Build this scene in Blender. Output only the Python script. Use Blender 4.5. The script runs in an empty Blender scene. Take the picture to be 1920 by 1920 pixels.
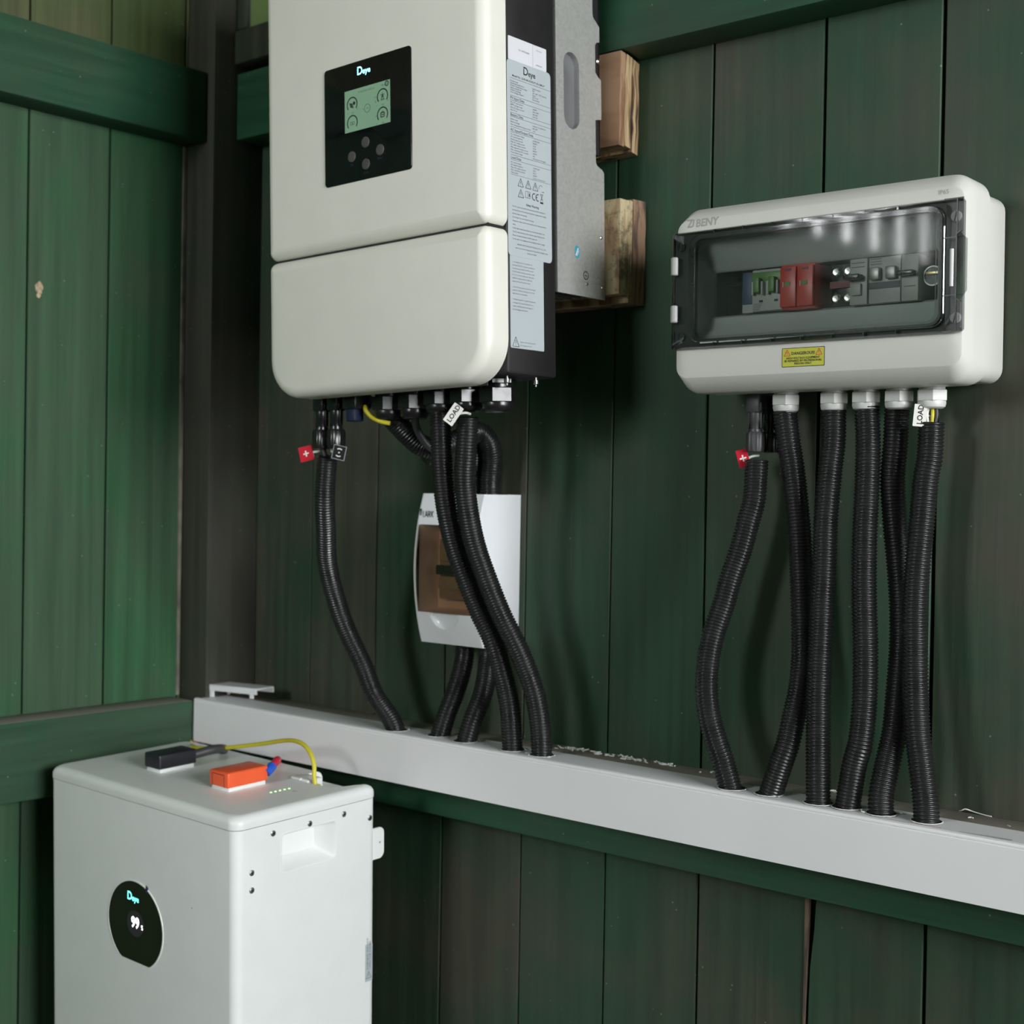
import bpy, bmesh, math, random
from mathutils import Matrix, Vector, Euler

SC = bpy.context.scene
COL = SC.collection
random.seed(7)
R = math.radians

# ------------------------------------------------------------------ camera
cam_d = bpy.data.cameras.new('camera')
cam = bpy.data.objects.new('camera', cam_d)
COL.objects.link(cam)
YAW, PIT, ROL = R(40.385), R(0.80), R(-0.9975)
fw = Vector((-math.sin(YAW) * math.cos(PIT), math.cos(YAW) * math.cos(PIT), -math.sin(PIT)))
rt0 = Vector((math.cos(YAW), math.sin(YAW), 0))
dn0 = fw.cross(rt0)
rt = rt0 * math.cos(ROL) + dn0 * math.sin(ROL)
dn = -rt0 * math.sin(ROL) + dn0 * math.cos(ROL)
m = Matrix((rt, -dn, -fw)).transposed().to_4x4()
m.translation = Vector((1.665, -1.31, 1.15))
cam.matrix_world = m
cam_d.sensor_width = 36.0
cam_d.lens = 2612.4 / 1920 * 36.0
cam_d.clip_start = 0.02
cam_d.dof.use_dof = True
cam_d.dof.focus_distance = 1.33
cam_d.dof.aperture_fstop = 7.5
SC.camera = cam

# ------------------------------------------------------------------ world, exposure
W = bpy.data.worlds.new('overcast_sky')
SC.world = W
W.use_nodes = True
bg = W.node_tree.nodes['Background']
bg.inputs[0].default_value = (0.95, 0.975, 0.99, 1)
bg.inputs[1].default_value = 30.0
SC.view_settings.view_transform = 'Standard'
SC.view_settings.look = 'None'
SC.view_settings.exposure = 0.0
SC.view_settings.gamma = 1.0
SC.view_settings.use_curve_mapping = False
SC.cycles.use_denoising = True
SC.cycles.max_bounces = 10
SC.cycles.transparent_max_bounces = 16
SC.cycles.caustics_reflective = False
SC.cycles.caustics_refractive = False

def portal(name, loc, rot, sx, sy):
    d = bpy.data.lights.new(name, 'AREA')
    d.shape = 'RECTANGLE'; d.size = sx; d.size_y = sy
    d.cycles.is_portal = True
    o = bpy.data.objects.new(name, d); COL.objects.link(o)
    o.location = loc; o.rotation_euler = rot
# openings of the shed: (right window, left window, unseen front opening added as fill, small back window)
RW = (-1.85, -0.25, 1.10, 2.18)      # y0,y1,z0,z1 in the wall at x = 4.2
LW = (-2.92, -1.80, 1.745, 2.36)      # y0,y1,z0,z1 in the wall at x = 0
FO = (0.28, 0.72, 1.50, 2.14)        # x0,x1,z0,z1 in the wall at y = -3.0, added for frontal fill light
BW = (0.09, 0.62, 1.80, 2.25)        # x0,x1,z0,z1 in the wall at y = 0
portal('portal_right', (4.23, (RW[0] + RW[1]) / 2, (RW[2] + RW[3]) / 2), (0, R(90), 0), RW[3] - RW[2], RW[1] - RW[0])
portal('portal_left', (-0.03, (LW[0] + LW[1]) / 2, (LW[2] + LW[3]) / 2), (0, R(-90), 0), LW[3] - LW[2], LW[1] - LW[0])
portal('portal_front', ((FO[0] + FO[1]) / 2, -3.03, (FO[2] + FO[3]) / 2), (R(90), 0, 0), FO[1] - FO[0], FO[3] - FO[2])
portal('portal_back', ((BW[0] + BW[1]) / 2, 0.04, (BW[2] + BW[3]) / 2), (R(-90), 0, 0), BW[1] - BW[0], BW[3] - BW[2])

# ------------------------------------------------------------------ materials
def new_mat(name):
    mt = bpy.data.materials.new(name); mt.use_nodes = True
    nt = mt.node_tree
    return mt, nt, nt.nodes['Principled BSDF']

def node(nt, kind, **kw):
    n = nt.nodes.new(kind)
    for k, v in kw.items():
        if k.startswith('i_'):
            key = k[2:]
            n.inputs[int(key) if key.isdigit() else key].default_value = v
        else:
            setattr(n, k, v)
    return n

def ramp(nt, src, stops, interp='LINEAR'):
    r = nt.nodes.new('ShaderNodeValToRGB')
    r.color_ramp.interpolation = interp
    el = r.color_ramp.elements
    while len(el) < len(stops): el.new(0.5)
    for e, (p, c) in zip(el, stops):
        e.position = p; e.color = (*c, 1) if len(c) == 3 else c
    nt.links.new(src, r.inputs[0])
    return r.outputs[0]

def mixc(nt, fac, a, b, mode='MIX'):
    n = nt.nodes.new('ShaderNodeMix'); n.data_type = 'RGBA'; n.blend_type = mode
    for sock, v in ((n.inputs[0], fac), (n.inputs[6], a), (n.inputs[7], b)):
        if hasattr(v, 'is_linked'): nt.links.new(v, sock)
        elif isinstance(v, (int, float)): sock.default_value = v
        else: sock.default_value = (*v, 1) if len(v) == 3 else v
    return n.outputs[2]

def pm(name, col, rough=0.5, metal=0.0, var=0.05, scale=25.0, bump=0.0, bscale=None, rvar=0.06, spec=0.5, coat=0.0, world=False):
    """plain procedural material: noise driven colour, roughness and (optional) bump"""
    mt, nt, b = new_mat(name)
    co = nt.nodes.new('ShaderNodeNewGeometry').outputs['Position'] if world else nt.nodes.new('ShaderNodeTexCoord').outputs['Object']
    nz = node(nt, 'ShaderNodeTexNoise', i_Scale=scale, i_Detail=4.0); nt.links.new(co, nz.inputs['Vector'])
    lo = tuple(max(0, c * (1 - var)) for c in col); hi = tuple(min(1, c * (1 + var)) for c in col)
    nt.links.new(ramp(nt, nz.outputs['Fac'], [(0.3, lo), (0.7, hi)]), b.inputs['Base Color'])
    rr_ = ramp(nt, nz.outputs['Fac'], [(0.3, (max(0, rough - rvar),) * 3), (0.7, (min(1, rough + rvar),) * 3)])
    nt.links.new(rr_, b.inputs['Roughness'])
    b.inputs['Metallic'].default_value = metal
    b.inputs['Specular IOR Level'].default_value = spec
    b.inputs['Coat Weight'].default_value = coat
    if bump:
        n2 = node(nt, 'ShaderNodeTexNoise', i_Scale=bscale or scale * 8, i_Detail=3.0); nt.links.new(co, n2.inputs['Vector'])
        bp = node(nt, 'ShaderNodeBump', i_Strength=bump, i_Distance=0.001)
        nt.links.new(n2.outputs['Fac'], bp.inputs['Height']); nt.links.new(bp.outputs[0], b.inputs['Normal'])
    return mt

def painted_wood(name, green, dull, streak, vert=True, speck=0.5):
    mt, nt, b = new_mat(name)
    geo = nt.nodes.new('ShaderNodeNewGeometry')
    mp = node(nt, 'ShaderNodeMapping'); nt.links.new(geo.outputs['Position'], mp.inputs[0])
    mp.inputs['Scale'].default_value = (60, 60, 2.2) if vert else (3, 3, 60)
    gr = node(nt, 'ShaderNodeTexNoise', i_Scale=1.0, i_Detail=6.0, i_Roughness=0.6); nt.links.new(mp.outputs[0], gr.inputs['Vector'])
    big = node(nt, 'ShaderNodeTexNoise', i_Scale=4.5, i_Detail=5.0, i_Roughness=0.6); nt.links.new(geo.outputs['Position'], big.inputs['Vector'])
    info = nt.nodes.new('ShaderNodeObjectInfo')
    addn = node(nt, 'ShaderNodeMath', operation='MULTIPLY_ADD', i_1=0.22, i_2=-0.11); nt.links.new(info.outputs['Random'], addn.inputs[0])
    sm = node(nt, 'ShaderNodeMath', operation='ADD'); nt.links.new(big.outputs['Fac'], sm.inputs[0]); nt.links.new(addn.outputs[0], sm.inputs[1])
    base = ramp(nt, sm.outputs[0], [(0.36, green), (0.47, tuple((g * .6 + d * .4) for g, d in zip(green, dull))), (0.60, dull)])
    gfac = ramp(nt, gr.outputs['Fac'], [(0.35, (0.72,) * 3), (0.6, (1.0,) * 3), (0.8, (1.22,) * 3)])
    c1 = mixc(nt, 1.0, base, gfac, 'MULTIPLY')
    # thin pale scratches along the grain
    mp2 = node(nt, 'ShaderNodeMapping'); nt.links.new(geo.outputs['Position'], mp2.inputs[0])
    mp2.inputs['Scale'].default_value = (190, 190, 1.3) if vert else (1.5, 1.5, 190)
    sc_ = node(nt, 'ShaderNodeTexNoise', i_Scale=1.0, i_Detail=2.0); nt.links.new(mp2.outputs[0], sc_.inputs['Vector'])
    sfac = ramp(nt, sc_.outputs['Fac'], [(0.70, (0, 0, 0)), (0.80, (0.35,) * 3)])
    c2 = mixc(nt, sfac, c1, streak)
    # dust specks
    vo = node(nt, 'ShaderNodeTexVoronoi', i_Scale=75.0); nt.links.new(geo.outputs['Position'], vo.inputs['Vector'])
    hs = node(nt, 'ShaderNodeTexWhiteNoise'); nt.links.new(vo.outputs['Position'], hs.inputs['Vector'])
    near = node(nt, 'ShaderNodeMath', operation='LESS_THAN', i_1=0.075); nt.links.new(vo.outputs['Distance'], near.inputs[0])
    rare = node(nt, 'ShaderNodeMath', operation='GREATER_THAN', i_1=0.80); nt.links.new(hs.outputs['Value'], rare.inputs[0])
    spk = node(nt, 'ShaderNodeMath', operation='MULTIPLY'); nt.links.new(near.outputs[0], spk.inputs[0]); nt.links.new(rare.outputs[0], spk.inputs[1])
    spk2 = node(nt, 'ShaderNodeMath', operation='MULTIPLY', i_1=speck); nt.links.new(spk.outputs[0], spk2.inputs[0])
    c3 = mixc(nt, spk2.outputs[0], c2, (0.30, 0.31, 0.26))
    # settled dust on upward faces
    sx = node(nt, 'ShaderNodeSeparateXYZ'); nt.links.new(geo.outputs['Normal'], sx.inputs[0])
    up = ramp(nt, sx.outputs['Z'], [(0.6, (0, 0, 0)), (0.9, (0.9,) * 3)])
    c4 = mixc(nt, up, c3, (0.29, 0.265, 0.225))
    nt.links.new(c4, b.inputs['Base Color'])
    b.inputs['Specular IOR Level'].default_value = 0.35
    nt.links.new(ramp(nt, gr.outputs['Fac'], [(0.3, (0.52,) * 3), (0.7, (0.68,) * 3)]), b.inputs['Roughness'])
    bp = node(nt, 'ShaderNodeBump', i_Strength=0.25, i_Distance=0.002)
    nt.links.new(gr.outputs['Fac'], bp.inputs['Height']); nt.links.new(bp.outputs[0], b.inputs['Normal'])
    return mt

def raw_wood(name, pale, mid, dark, axis='x', spots=False):
    mt, nt, b = new_mat(name)
    co = nt.nodes.new('ShaderNodeNewGeometry').outputs['Position']
    mp = node(nt, 'ShaderNodeMapping'); nt.links.new(co, mp.inputs[0])
    mp.inputs['Scale'].default_value = {'x': (3, 60, 14), 'z': (40, 95, 9)}[axis]
    w = node(nt, 'ShaderNodeTexNoise', i_Scale=1.0, i_Detail=5.0, i_Roughness=0.55, i_Distortion=0.6); nt.links.new(mp.outputs[0], w.inputs['Vector'])
    c = ramp(nt, w.outputs['Fac'], [(0.40, dark), (0.465, mid), (0.54, pale)])
    if spots:
        n2 = node(nt, 'ShaderNodeTexNoise', i_Scale=60.0, i_Detail=8.0, i_Roughness=0.75); nt.links.new(co, n2.inputs['Vector'])
        f = ramp(nt, n2.outputs['Fac'], [(0.51, (0, 0, 0)), (0.60, (0.75,) * 3)])
        c = mixc(nt, f, c, (0.10, 0.075, 0.05))
    nt.links.new(c, b.inputs['Base Color'])
    b.inputs['Roughness'].default_value = 0.75
    bp = node(nt, 'ShaderNodeBump', i_Strength=0.5, i_Distance=0.002)
    nt.links.new(w.outputs['Fac'], bp.inputs['Height']); nt.links.new(bp.outputs[0], b.inputs['Normal'])
    return mt

def galvanised(name):
    mt, nt, b = new_mat(name)
    co = nt.nodes.new('ShaderNodeTexCoord').outputs['Object']
    vo = node(nt, 'ShaderNodeTexVoronoi', i_Scale=330.0); nt.links.new(co, vo.inputs['Vector'])
    wn = node(nt, 'ShaderNodeTexWhiteNoise'); nt.links.new(vo.outputs['Position'], wn.inputs['Vector'])
    nz = node(nt, 'ShaderNodeTexNoise', i_Scale=70.0, i_Detail=5.0); nt.links.new(co, nz.inputs['Vector'])
    a = node(nt, 'ShaderNodeMath', operation='MULTIPLY_ADD', i_1=0.45, i_2=0.0); nt.links.new(wn.outputs['Value'], a.inputs[0])
    s = node(nt, 'ShaderNodeMath', operation='MULTIPLY_ADD', i_1=0.55); nt.links.new(nz.outputs['Fac'], s.inputs[0]); nt.links.new(a.outputs[0], s.inputs[2])
    nt.links.new(ramp(nt, s.outputs[0], [(0.2, (0.43, 0.43, 0.41)), (0.8, (0.545, 0.545, 0.52))]), b.inputs['Base Color'])
    nt.links.new(ramp(nt, s.outputs[0], [(0.25, (0.58,) * 3), (0.75, (0.50,) * 3)]), b.inputs['Roughness'])
    b.inputs['Metallic'].default_value = 0.55
    return mt

def clear_plastic(name, tint, gloss=0.0, rough=0.02, ior=1.5):
    """thin clear sheet: fresnel weighted gloss over a tinted transparent body"""
    mt = bpy.data.materials.new(name); mt.use_nodes = True
    nt = mt.node_tree
    for n in list(nt.nodes):
        if n.type != 'OUTPUT_MATERIAL': nt.nodes.remove(n)
    out = [n for n in nt.nodes if n.type == 'OUTPUT_MATERIAL'][0]
    nz = node(nt, 'ShaderNodeTexNoise', i_Scale=9.0); co = nt.nodes.new('ShaderNodeTexCoord'); nt.links.new(co.outputs['Object'], nz.inputs['Vector'])
    tr = nt.nodes.new('ShaderNodeBsdfTransparent')
    nt.links.new(ramp(nt, nz.outputs['Fac'], [(0.3, tuple(t * .96 for t in tint)), (0.7, tint)]), tr.inputs[0])
    gl = node(nt, 'ShaderNodeBsdfGlossy', i_Roughness=rough); gl.inputs[0].default_value = (1, 1, 1, 1)
    fr = node(nt, 'ShaderNodeFresnel', i_IOR=ior)
    ad = node(nt, 'ShaderNodeMath', operation='ADD', i_1=gloss, use_clamp=True); nt.links.new(fr.outputs[0], ad.inputs[0])
    mx = nt.nodes.new('ShaderNodeMixShader')
    nt.links.new(ad.outputs[0], mx.inputs[0]); nt.links.new(tr.outputs[0], mx.inputs[1]); nt.links.new(gl.outputs[0], mx.inputs[2])
    nt.links.new(mx.outputs[0], out.inputs[0])
    return mt

def glow(name, col, strength):
    mt, nt, b = new_mat(name)
    co = nt.nodes.new('ShaderNodeTexCoord'); nz = node(nt, 'ShaderNodeTexNoise', i_Scale=40.0); nt.links.new(co.outputs['Object'], nz.inputs['Vector'])
    nt.links.new(ramp(nt, nz.outputs['Fac'], [(0.2, tuple(c * .94 for c in col)), (0.8, col)]), b.inputs['Emission Color'])
    b.inputs['Base Color'].default_value = (0.02, 0.02, 0.02, 1)
    b.inputs['Emission Strength'].default_value = strength
    b.inputs['Roughness'].default_value = 0.3
    return mt

M = {}
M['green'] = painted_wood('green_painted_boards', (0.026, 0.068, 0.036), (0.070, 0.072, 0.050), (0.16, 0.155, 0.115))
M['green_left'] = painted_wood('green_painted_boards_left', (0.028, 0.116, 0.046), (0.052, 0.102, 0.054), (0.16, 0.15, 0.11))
M['green_upper'] = painted_wood('yellow_green_upper_boards', (0.070, 0.104, 0.036), (0.100, 0.102, 0.046), (0.20, 0.17, 0.10))  # yellower, paler green for the boards above the left beam
M['green_h'] = painted_wood('green_painted_rail', (0.020, 0.092, 0.046), (0.042, 0.084, 0.048), (0.09, 0.11, 0.08), vert=False)
M['post'] = painted_wood('brown_green_post', (0.034, 0.052, 0.032), (0.050, 0.050, 0.038), (0.13, 0.12, 0.10))
M['backing'] = pm('dark_backing', (0.012, 0.010, 0.008), 0.9)
M['brown_edge'] = raw_wood('bare_brown_edge', (0.16, 0.11, 0.075), (0.10, 0.07, 0.05), (0.03, 0.022, 0.018), 'z')
M['cover'] = pm('warm_white_powder_coat', (0.80, 0.785, 0.71), 0.42, var=0.015, bump=0.03, bscale=900, rvar=0.03)
M['black_body'] = pm('black_powder_coat', (0.014, 0.013, 0.013), 0.5, var=0.1, bump=0.08, bscale=900)
M['black_gloss'] = pm('black_glossy_plastic', (0.010, 0.010, 0.010), 0.26, var=0.1)
M['black_panel'] = pm('black_screen_glass', (0.004, 0.004, 0.005), 0.10, var=0.2, scale=60, rvar=0.05)
M['button'] = pm('grey_button_rubber', (0.075, 0.072, 0.068), 0.5)
M['conduit'] = pm('black_corrugated_plastic', (0.0115, 0.0115, 0.012), 0.30, var=0.15, scale=60)
M['galv'] = galvanised('galvanised_steel')
M['alu'] = pm('smooth_aluminium', (0.42, 0.42, 0.43), 0.32, metal=0.7, var=0.05)
M['steel'] = pm('bright_steel', (0.75, 0.73, 0.70), 0.22, metal=1.0, var=0.08)
M['darksteel'] = pm('dark_steel', (0.25, 0.25, 0.24), 0.4, metal=0.9, var=0.1)
M['label'] = pm('silver_grey_label', (0.47, 0.52, 0.54), 0.4, var=0.02)
M['label_white'] = pm('white_label', (0.72, 0.72, 0.76), 0.45, var=0.02)
M['ink'] = pm('black_print', (0.012, 0.012, 0.014), 0.6)
M['ink_grey'] = pm('grey_print', (0.085, 0.090, 0.10), 0.6)
M['ink_faint'] = pm('faint_grey_print', (0.24, 0.26, 0.28), 0.6)
M['box'] = pm('light_grey_abs', (0.66, 0.655, 0.61), 0.36, var=0.015, rvar=0.03)
M['emboss'] = pm('grey_embossed_print', (0.36, 0.36, 0.345), 0.5)
M['gland_grey'] = pm('light_grey_nylon', (0.60, 0.60, 0.58), 0.35, var=0.03)
M['pvc'] = pm('white_pvc', (0.83, 0.83, 0.84), 0.38, var=0.02, scale=6, rvar=0.04)
M['pvc_bits'] = pm('white_pvc_bits', (0.80, 0.80, 0.76), 0.6)
M['lark'] = pm('glossy_white_plastic', (0.86, 0.87, 0.90), 0.2, var=0.01, rvar=0.03)
M['battery'] = pm('white_steel_enclosure', (0.84, 0.86, 0.845), 0.40, var=0.015, bump=0.02, bscale=900, rvar=0.04)
M['battery_lid'] = pm('white_lid_plastic', (0.80, 0.82, 0.80), 0.36, var=0.015, rvar=0.03)
M['orange'] = pm('orange_terminal_plastic', (0.85, 0.115, 0.035), 0.35, var=0.05)
M['dark_blue_black'] = pm('black_terminal_plastic', (0.012, 0.013, 0.018), 0.4)
M['red_dev'] = pm('red_module_plastic', (0.60, 0.055, 0.04), 0.35, var=0.05)
M['green_dev'] = pm('green_switch_plastic', (0.10, 0.24, 0.05), 0.4)
M['grey_dev'] = pm('grey_module_plastic', (0.42, 0.43, 0.41), 0.45, var=0.04)
M['blue_dev'] = pm('blue_terminal_plastic', (0.015, 0.055, 0.12), 0.45)
M['maroon'] = pm('maroon_terminal_strip', (0.17, 0.035, 0.04), 0.5)
M['mask'] = pm('grey_inner_mask', (0.42, 0.46, 0.44), 0.5, var=0.02)
M['lid_clear'] = clear_plastic('clear_lid_pane', (0.83, 0.86, 0.84), 0.0, 0.05)
M['lid_smoke'] = clear_plastic('smoked_lid_frame', (0.64, 0.64, 0.65), 0.02, 0.06)
M['lid_tab'] = clear_plastic('clear_latch', (0.72, 0.74, 0.72), 0.06, 0.05)
M['brown_clear'] = clear_plastic('brown_tinted_window', (0.66, 0.47, 0.34), 0.02, 0.05)
M['glass'] = clear_plastic('window_glass', (0.92, 0.94, 0.92), 0.0)
def frosted(name, col):
    mt, nt, b = new_mat(name); out = [n for n in nt.nodes if n.type == 'OUTPUT_MATERIAL'][0]
    geo = nt.nodes.new('ShaderNodeNewGeometry'); nz = node(nt, 'ShaderNodeTexNoise', i_Scale=14.0, i_Detail=3.0); nt.links.new(geo.outputs['Position'], nz.inputs['Vector'])
    c = ramp(nt, nz.outputs['Fac'], [(0.3, tuple(q * .75 for q in col)), (0.7, col)])
    tl = nt.nodes.new('ShaderNodeBsdfTranslucent'); nt.links.new(c, tl.inputs[0]); nt.links.new(c, b.inputs['Base Color'])
    mx = node(nt, 'ShaderNodeMixShader', i_0=0.75); nt.links.new(b.outputs[0], mx.inputs[1]); nt.links.new(tl.outputs[0], mx.inputs[2]); nt.links.new(mx.outputs[0], out.inputs[0])
    return mt
M['frosted'] = frosted('frosted_green_pane', (0.50, 0.62, 0.34))
M['yellow'] = pm('yellow_insulation', (0.62, 0.55, 0.035), 0.4, var=0.05)
M['red'] = pm('red_insulation', (0.55, 0.02, 0.045), 0.4)
M['blue'] = pm('blue_sleeve', (0.02, 0.10, 0.55), 0.4)
M['grey_cable'] = pm('dark_grey_cable', (0.045, 0.045, 0.047), 0.45)
M['navy'] = pm('navy_plug', (0.008, 0.014, 0.05), 0.5)
M['tag_red'] = pm('red_tag', (0.52, 0.012, 0.03), 0.6, spec=0.2)
M['tag_white'] = pm('white_tag', (0.78, 0.77, 0.72), 0.5)
M['tag_black'] = pm('black_tag', (0.010, 0.011, 0.010), 0.6, spec=0.2)
M['warn_yellow'] = pm('yellow_warning_label', (0.52, 0.52, 0.035), 0.45, var=0.02)
M['warn_red'] = pm('orange_warning_print', (0.62, 0.12, 0.02), 0.5)
M['floor'] = pm('brown_floor_boards', (0.075, 0.065, 0.05), 0.7, var=0.3, scale=4, bump=0.3)
M['ceil'] = pm('pale_green_ceiling', (0.075, 0.08, 0.06), 0.8, var=0.1, scale=3)
M['leaf'] = pm('pale_green_leaves', (0.10, 0.135, 0.055), 0.6, var=0.5, scale=9)
M['leaf_dark'] = pm('dark_green_hedge', (0.03, 0.045, 0.018), 0.8, var=0.4, scale=20)
M['lcd'] = glow('lcd_backlight', (0.16, 0.29, 0.185), 0.95)
M['logo_glow'] = glow('pale_blue_logo_light', (0.30, 0.80, 1.0), 3.2)
M['logo_cyan'] = glow('cyan_logo_light', (0.16, 0.85, 0.80), 3.0)
M['digit_glow'] = glow('white_digit_light', (0.95, 0.95, 1.0), 3.5)
M['led'] = glow('green_status_led', (0.35, 0.95, 0.20), 5.0)
M['teal'] = pm('teal_sticker', (0.03, 0.33, 0.45), 0.4)
M['hazy'] = pm('brown_black_display', (0.013, 0.011, 0.005), 0.10)
M['hazy2'] = pm('violet_grey_display', (0.045, 0.036, 0.045), 0.15)
M['purple'] = pm('violet_film_tab', (0.035, 0.028, 0.10), 0.4)
M['wood_a'] = raw_wood('pale_tan_timber', (0.50, 0.37, 0.21), (0.33, 0.20, 0.10), (0.07, 0.045, 0.032), 'z')
M['wood_b'] = raw_wood('mouldy_timber', (0.52, 0.43, 0.26), (0.42, 0.30, 0.16), (0.26, 0.16, 0.09), 'z', spots=True)
M['wood_c'] = raw_wood('dark_bark_timber', (0.26, 0.16, 0.095), (0.12, 0.075, 0.05), (0.045, 0.03, 0.024), 'z')
M['wood_f'] = raw_wood('reddish_sawn_timber', (0.36, 0.22, 0.13), (0.28, 0.155, 0.085), (0.19, 0.10, 0.055), 'x')

# ------------------------------------------------------------------ mesh helpers
FRONT = lambda u, v, d: (u, -d, v)        # plane x-z, outwards is -y
SIDE = lambda u, v, d: (d, u, v)          # plane y-z, outwards is +x
PLAN = lambda u, v, d: (u, v, d)          # plane x-y, outwards is +z

class MB:
    def __init__(s): s.v = []; s.f = []; s.mi = []; s.cur = 0
    def add(s, vs, fs):
        o = len(s.v); s.v += [tuple(p) for p in vs]
        for f in fs: s.f.append(tuple(i + o for i in f)); s.mi.append(s.cur)
        return s
    def box(s, x0, x1, y0, y1, z0, z1, bev=0.0, seg=2):
        if not bev:
            vs = [(x, y, z) for z in (z0, z1) for y in (y0, y1) for x in (x0, x1)]
            return s.add(vs, [(0, 2, 3, 1), (4, 5, 7, 6), (0, 1, 5, 4), (2, 6, 7, 3), (0, 4, 6, 2), (1, 3, 7, 5)])
        bm = bmesh.new(); bmesh.ops.create_cube(bm, size=1)
        for v in bm.verts:
            v.co = Vector((x0 + (v.co.x + .5) * (x1 - x0), y0 + (v.co.y + .5) * (y1 - y0), z0 + (v.co.z + .5) * (z1 - z0)))
        bmesh.ops.bevel(bm, geom=bm.edges[:], offset=bev, segments=seg, affect='EDGES', profile=0.5)
        bm.verts.index_update()
        s.add([v.co[:] for v in bm.verts], [[v.index for v in f.verts] for f in bm.faces]); bm.free()
        return s
    def loft(s, rings, cap0=True, cap1=True, close=False):
        n = len(rings[0]); vs = [p for r in rings for p in r]; fs = []
        K = len(rings)
        for k in range(K if close else K - 1):
            a, b = k * n, ((k + 1) % K) * n
            for i in range(n):
                j = (i + 1) % n; fs.append((a + i, a + j, b + j, b + i))
        if cap0: fs.append(tuple(range(n - 1, -1, -1)))
        if cap1: fs.append(tuple((K - 1) * n + i for i in range(n)))
        return s.add(vs, fs)
    def poly(s, pts, mp, d0, d1):
        return s.loft([[mp(u, v, d0) for u, v in pts], [mp(u, v, d1) for u, v in pts]])
    def lathe(s, prof, c=(0, 0, 0), ax='z', n=24, flute=None):
        rings = []
        for r, h in prof:
            ring = []
            for i in range(n):
                a = 2 * math.pi * i / n
                rr_ = r
                if flute and flute[1] <= h <= flute[2]: rr_ = r * (1 - flute[3] * (0.5 + 0.5 * math.cos(a * flute[0])))
                u, w = rr_ * math.cos(a), rr_ * math.sin(a)
                ring.append({'z': (c[0] + u, c[1] + w, c[2] + h), 'x': (c[0] + h, c[1] + u, c[2] + w), 'y': (c[0] + u, c[1] + h, c[2] + w)}[ax])
            rings.append(ring)
        return s.loft(rings)
    def tube(s, pts, r, n=12, step=0.004, cap=True):
        P = smooth_path(pts, step); fr = frames(P); rings = []
        for p, (a, b) in zip(P, fr):
            rings.append([p + (a * math.cos(2 * math.pi * i / n) + b * math.sin(2 * math.pi * i / n)) * r for i in range(n)])
        return s.loft([[tuple(q) for q in g] for g in rings], cap, cap)
    def arc(s, cx, cy, r, w, a0, a1, mp, d0, d1, n=20):
        out = [(cx + (r + w / 2) * math.cos(R(a0 + (a1 - a0) * i / n)), cy + (r + w / 2) * math.sin(R(a0 + (a1 - a0) * i / n))) for i in range(n + 1)]
        inn = [(cx + (r - w / 2) * math.cos(R(a0 + (a1 - a0) * i / n)), cy + (r - w / 2) * math.sin(R(a0 + (a1 - a0) * i / n))) for i in range(n + 1)]
        for i in range(n):
            s.poly([inn[i], inn[i + 1], out[i + 1], out[i]], mp, d0, d1)
        return s
    def bar(s, p, q, w, mp, d0, d1):
        dx, dy = q[0] - p[0], q[1] - p[1]; l = math.hypot(dx, dy) or 1e-9
        nx, ny = -dy / l * w / 2, dx / l * w / 2
        return s.poly([(p[0] + nx, p[1] + ny), (p[0] - nx, p[1] - ny), (q[0] - nx, q[1] - ny), (q[0] + nx, q[1] + ny)], mp, d0, d1)

def rr(x0, x1, y0, y1, r, n=6):
    if isinstance(r, (int, float)): r = (r,) * 4
    r = [max(q, 1e-5) for q in r]
    pts = []
    for (cx, cy), q, a in (((x0 + r[0], y0 + r[0]), r[0], 180), ((x1 - r[1], y0 + r[1]), r[1], 270), ((x1 - r[2], y1 - r[2]), r[2], 0), ((x0 + r[3], y1 - r[3]), r[3], 90)):
        for i in range(n + 1):
            t = R(a + 90 * i / n); pts.append((cx + q * math.cos(t), cy + q * math.sin(t)))
    return pts

def rings_rr(mp, spec, n=6):
    """spec: list of (x0,x1,y0,y1,r,depth)"""
    return [[mp(u, v, s_[5]) for u, v in rr(*s_[:5], n=n)] for s_ in spec]

def fillet_spec(x0, x1, y0, y1, r, d0, d1, f, k=4):
    """a slab from depth d0 to d1 whose front edge is rounded by f"""
    if isinstance(r, (int, float)): r = (r,) * 4
    out = [(x0, x1, y0, y1, r, d0)]
    for i in range(k + 1):
        t = R(90 * i / k); ins = f * (1 - math.cos(t)); dd = d1 - f + f * math.sin(t)
        out.append((x0 + ins, x1 - ins, y0 + ins, y1 - ins, tuple(max(q - ins, 1e-5) for q in r), dd))
    return out

def smooth_path(pts, step):
    P = [Vector(p) for p in pts]
    if len(P) == 2:
        n = max(1, int((P[1] - P[0]).length / step)); return [P[0].lerp(P[1], i / n) for i in range(n + 1)]
    Q = [P[0] * 2 - P[1]] + P + [P[-1] * 2 - P[-2]]
    dense = []
    for i in range(1, len(Q) - 2):
        a, b, c, d = Q[i - 1:i + 3]
        for k in range(24):
            t = k / 24
            dense.append(0.5 * (2 * b + (c - a) * t + (2 * a - 5 * b + 4 * c - d) * t * t + (3 * b - a - 3 * c + d) * t ** 3))
    dense.append(P[-1])
    L = [0]
    for i in range(1, len(dense)): L.append(L[-1] + (dense[i] - dense[i - 1]).length)
    n = max(2, int(round(L[-1] / step))); out = []; j = 0
    for i in range(n + 1):
        t = L[-1] * i / n
        while j < len(L) - 2 and L[j + 1] < t: j += 1
        s = (t - L[j]) / max(1e-12, L[j + 1] - L[j]); out.append(dense[j].lerp(dense[j + 1], min(1, s)))
    return out

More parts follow.
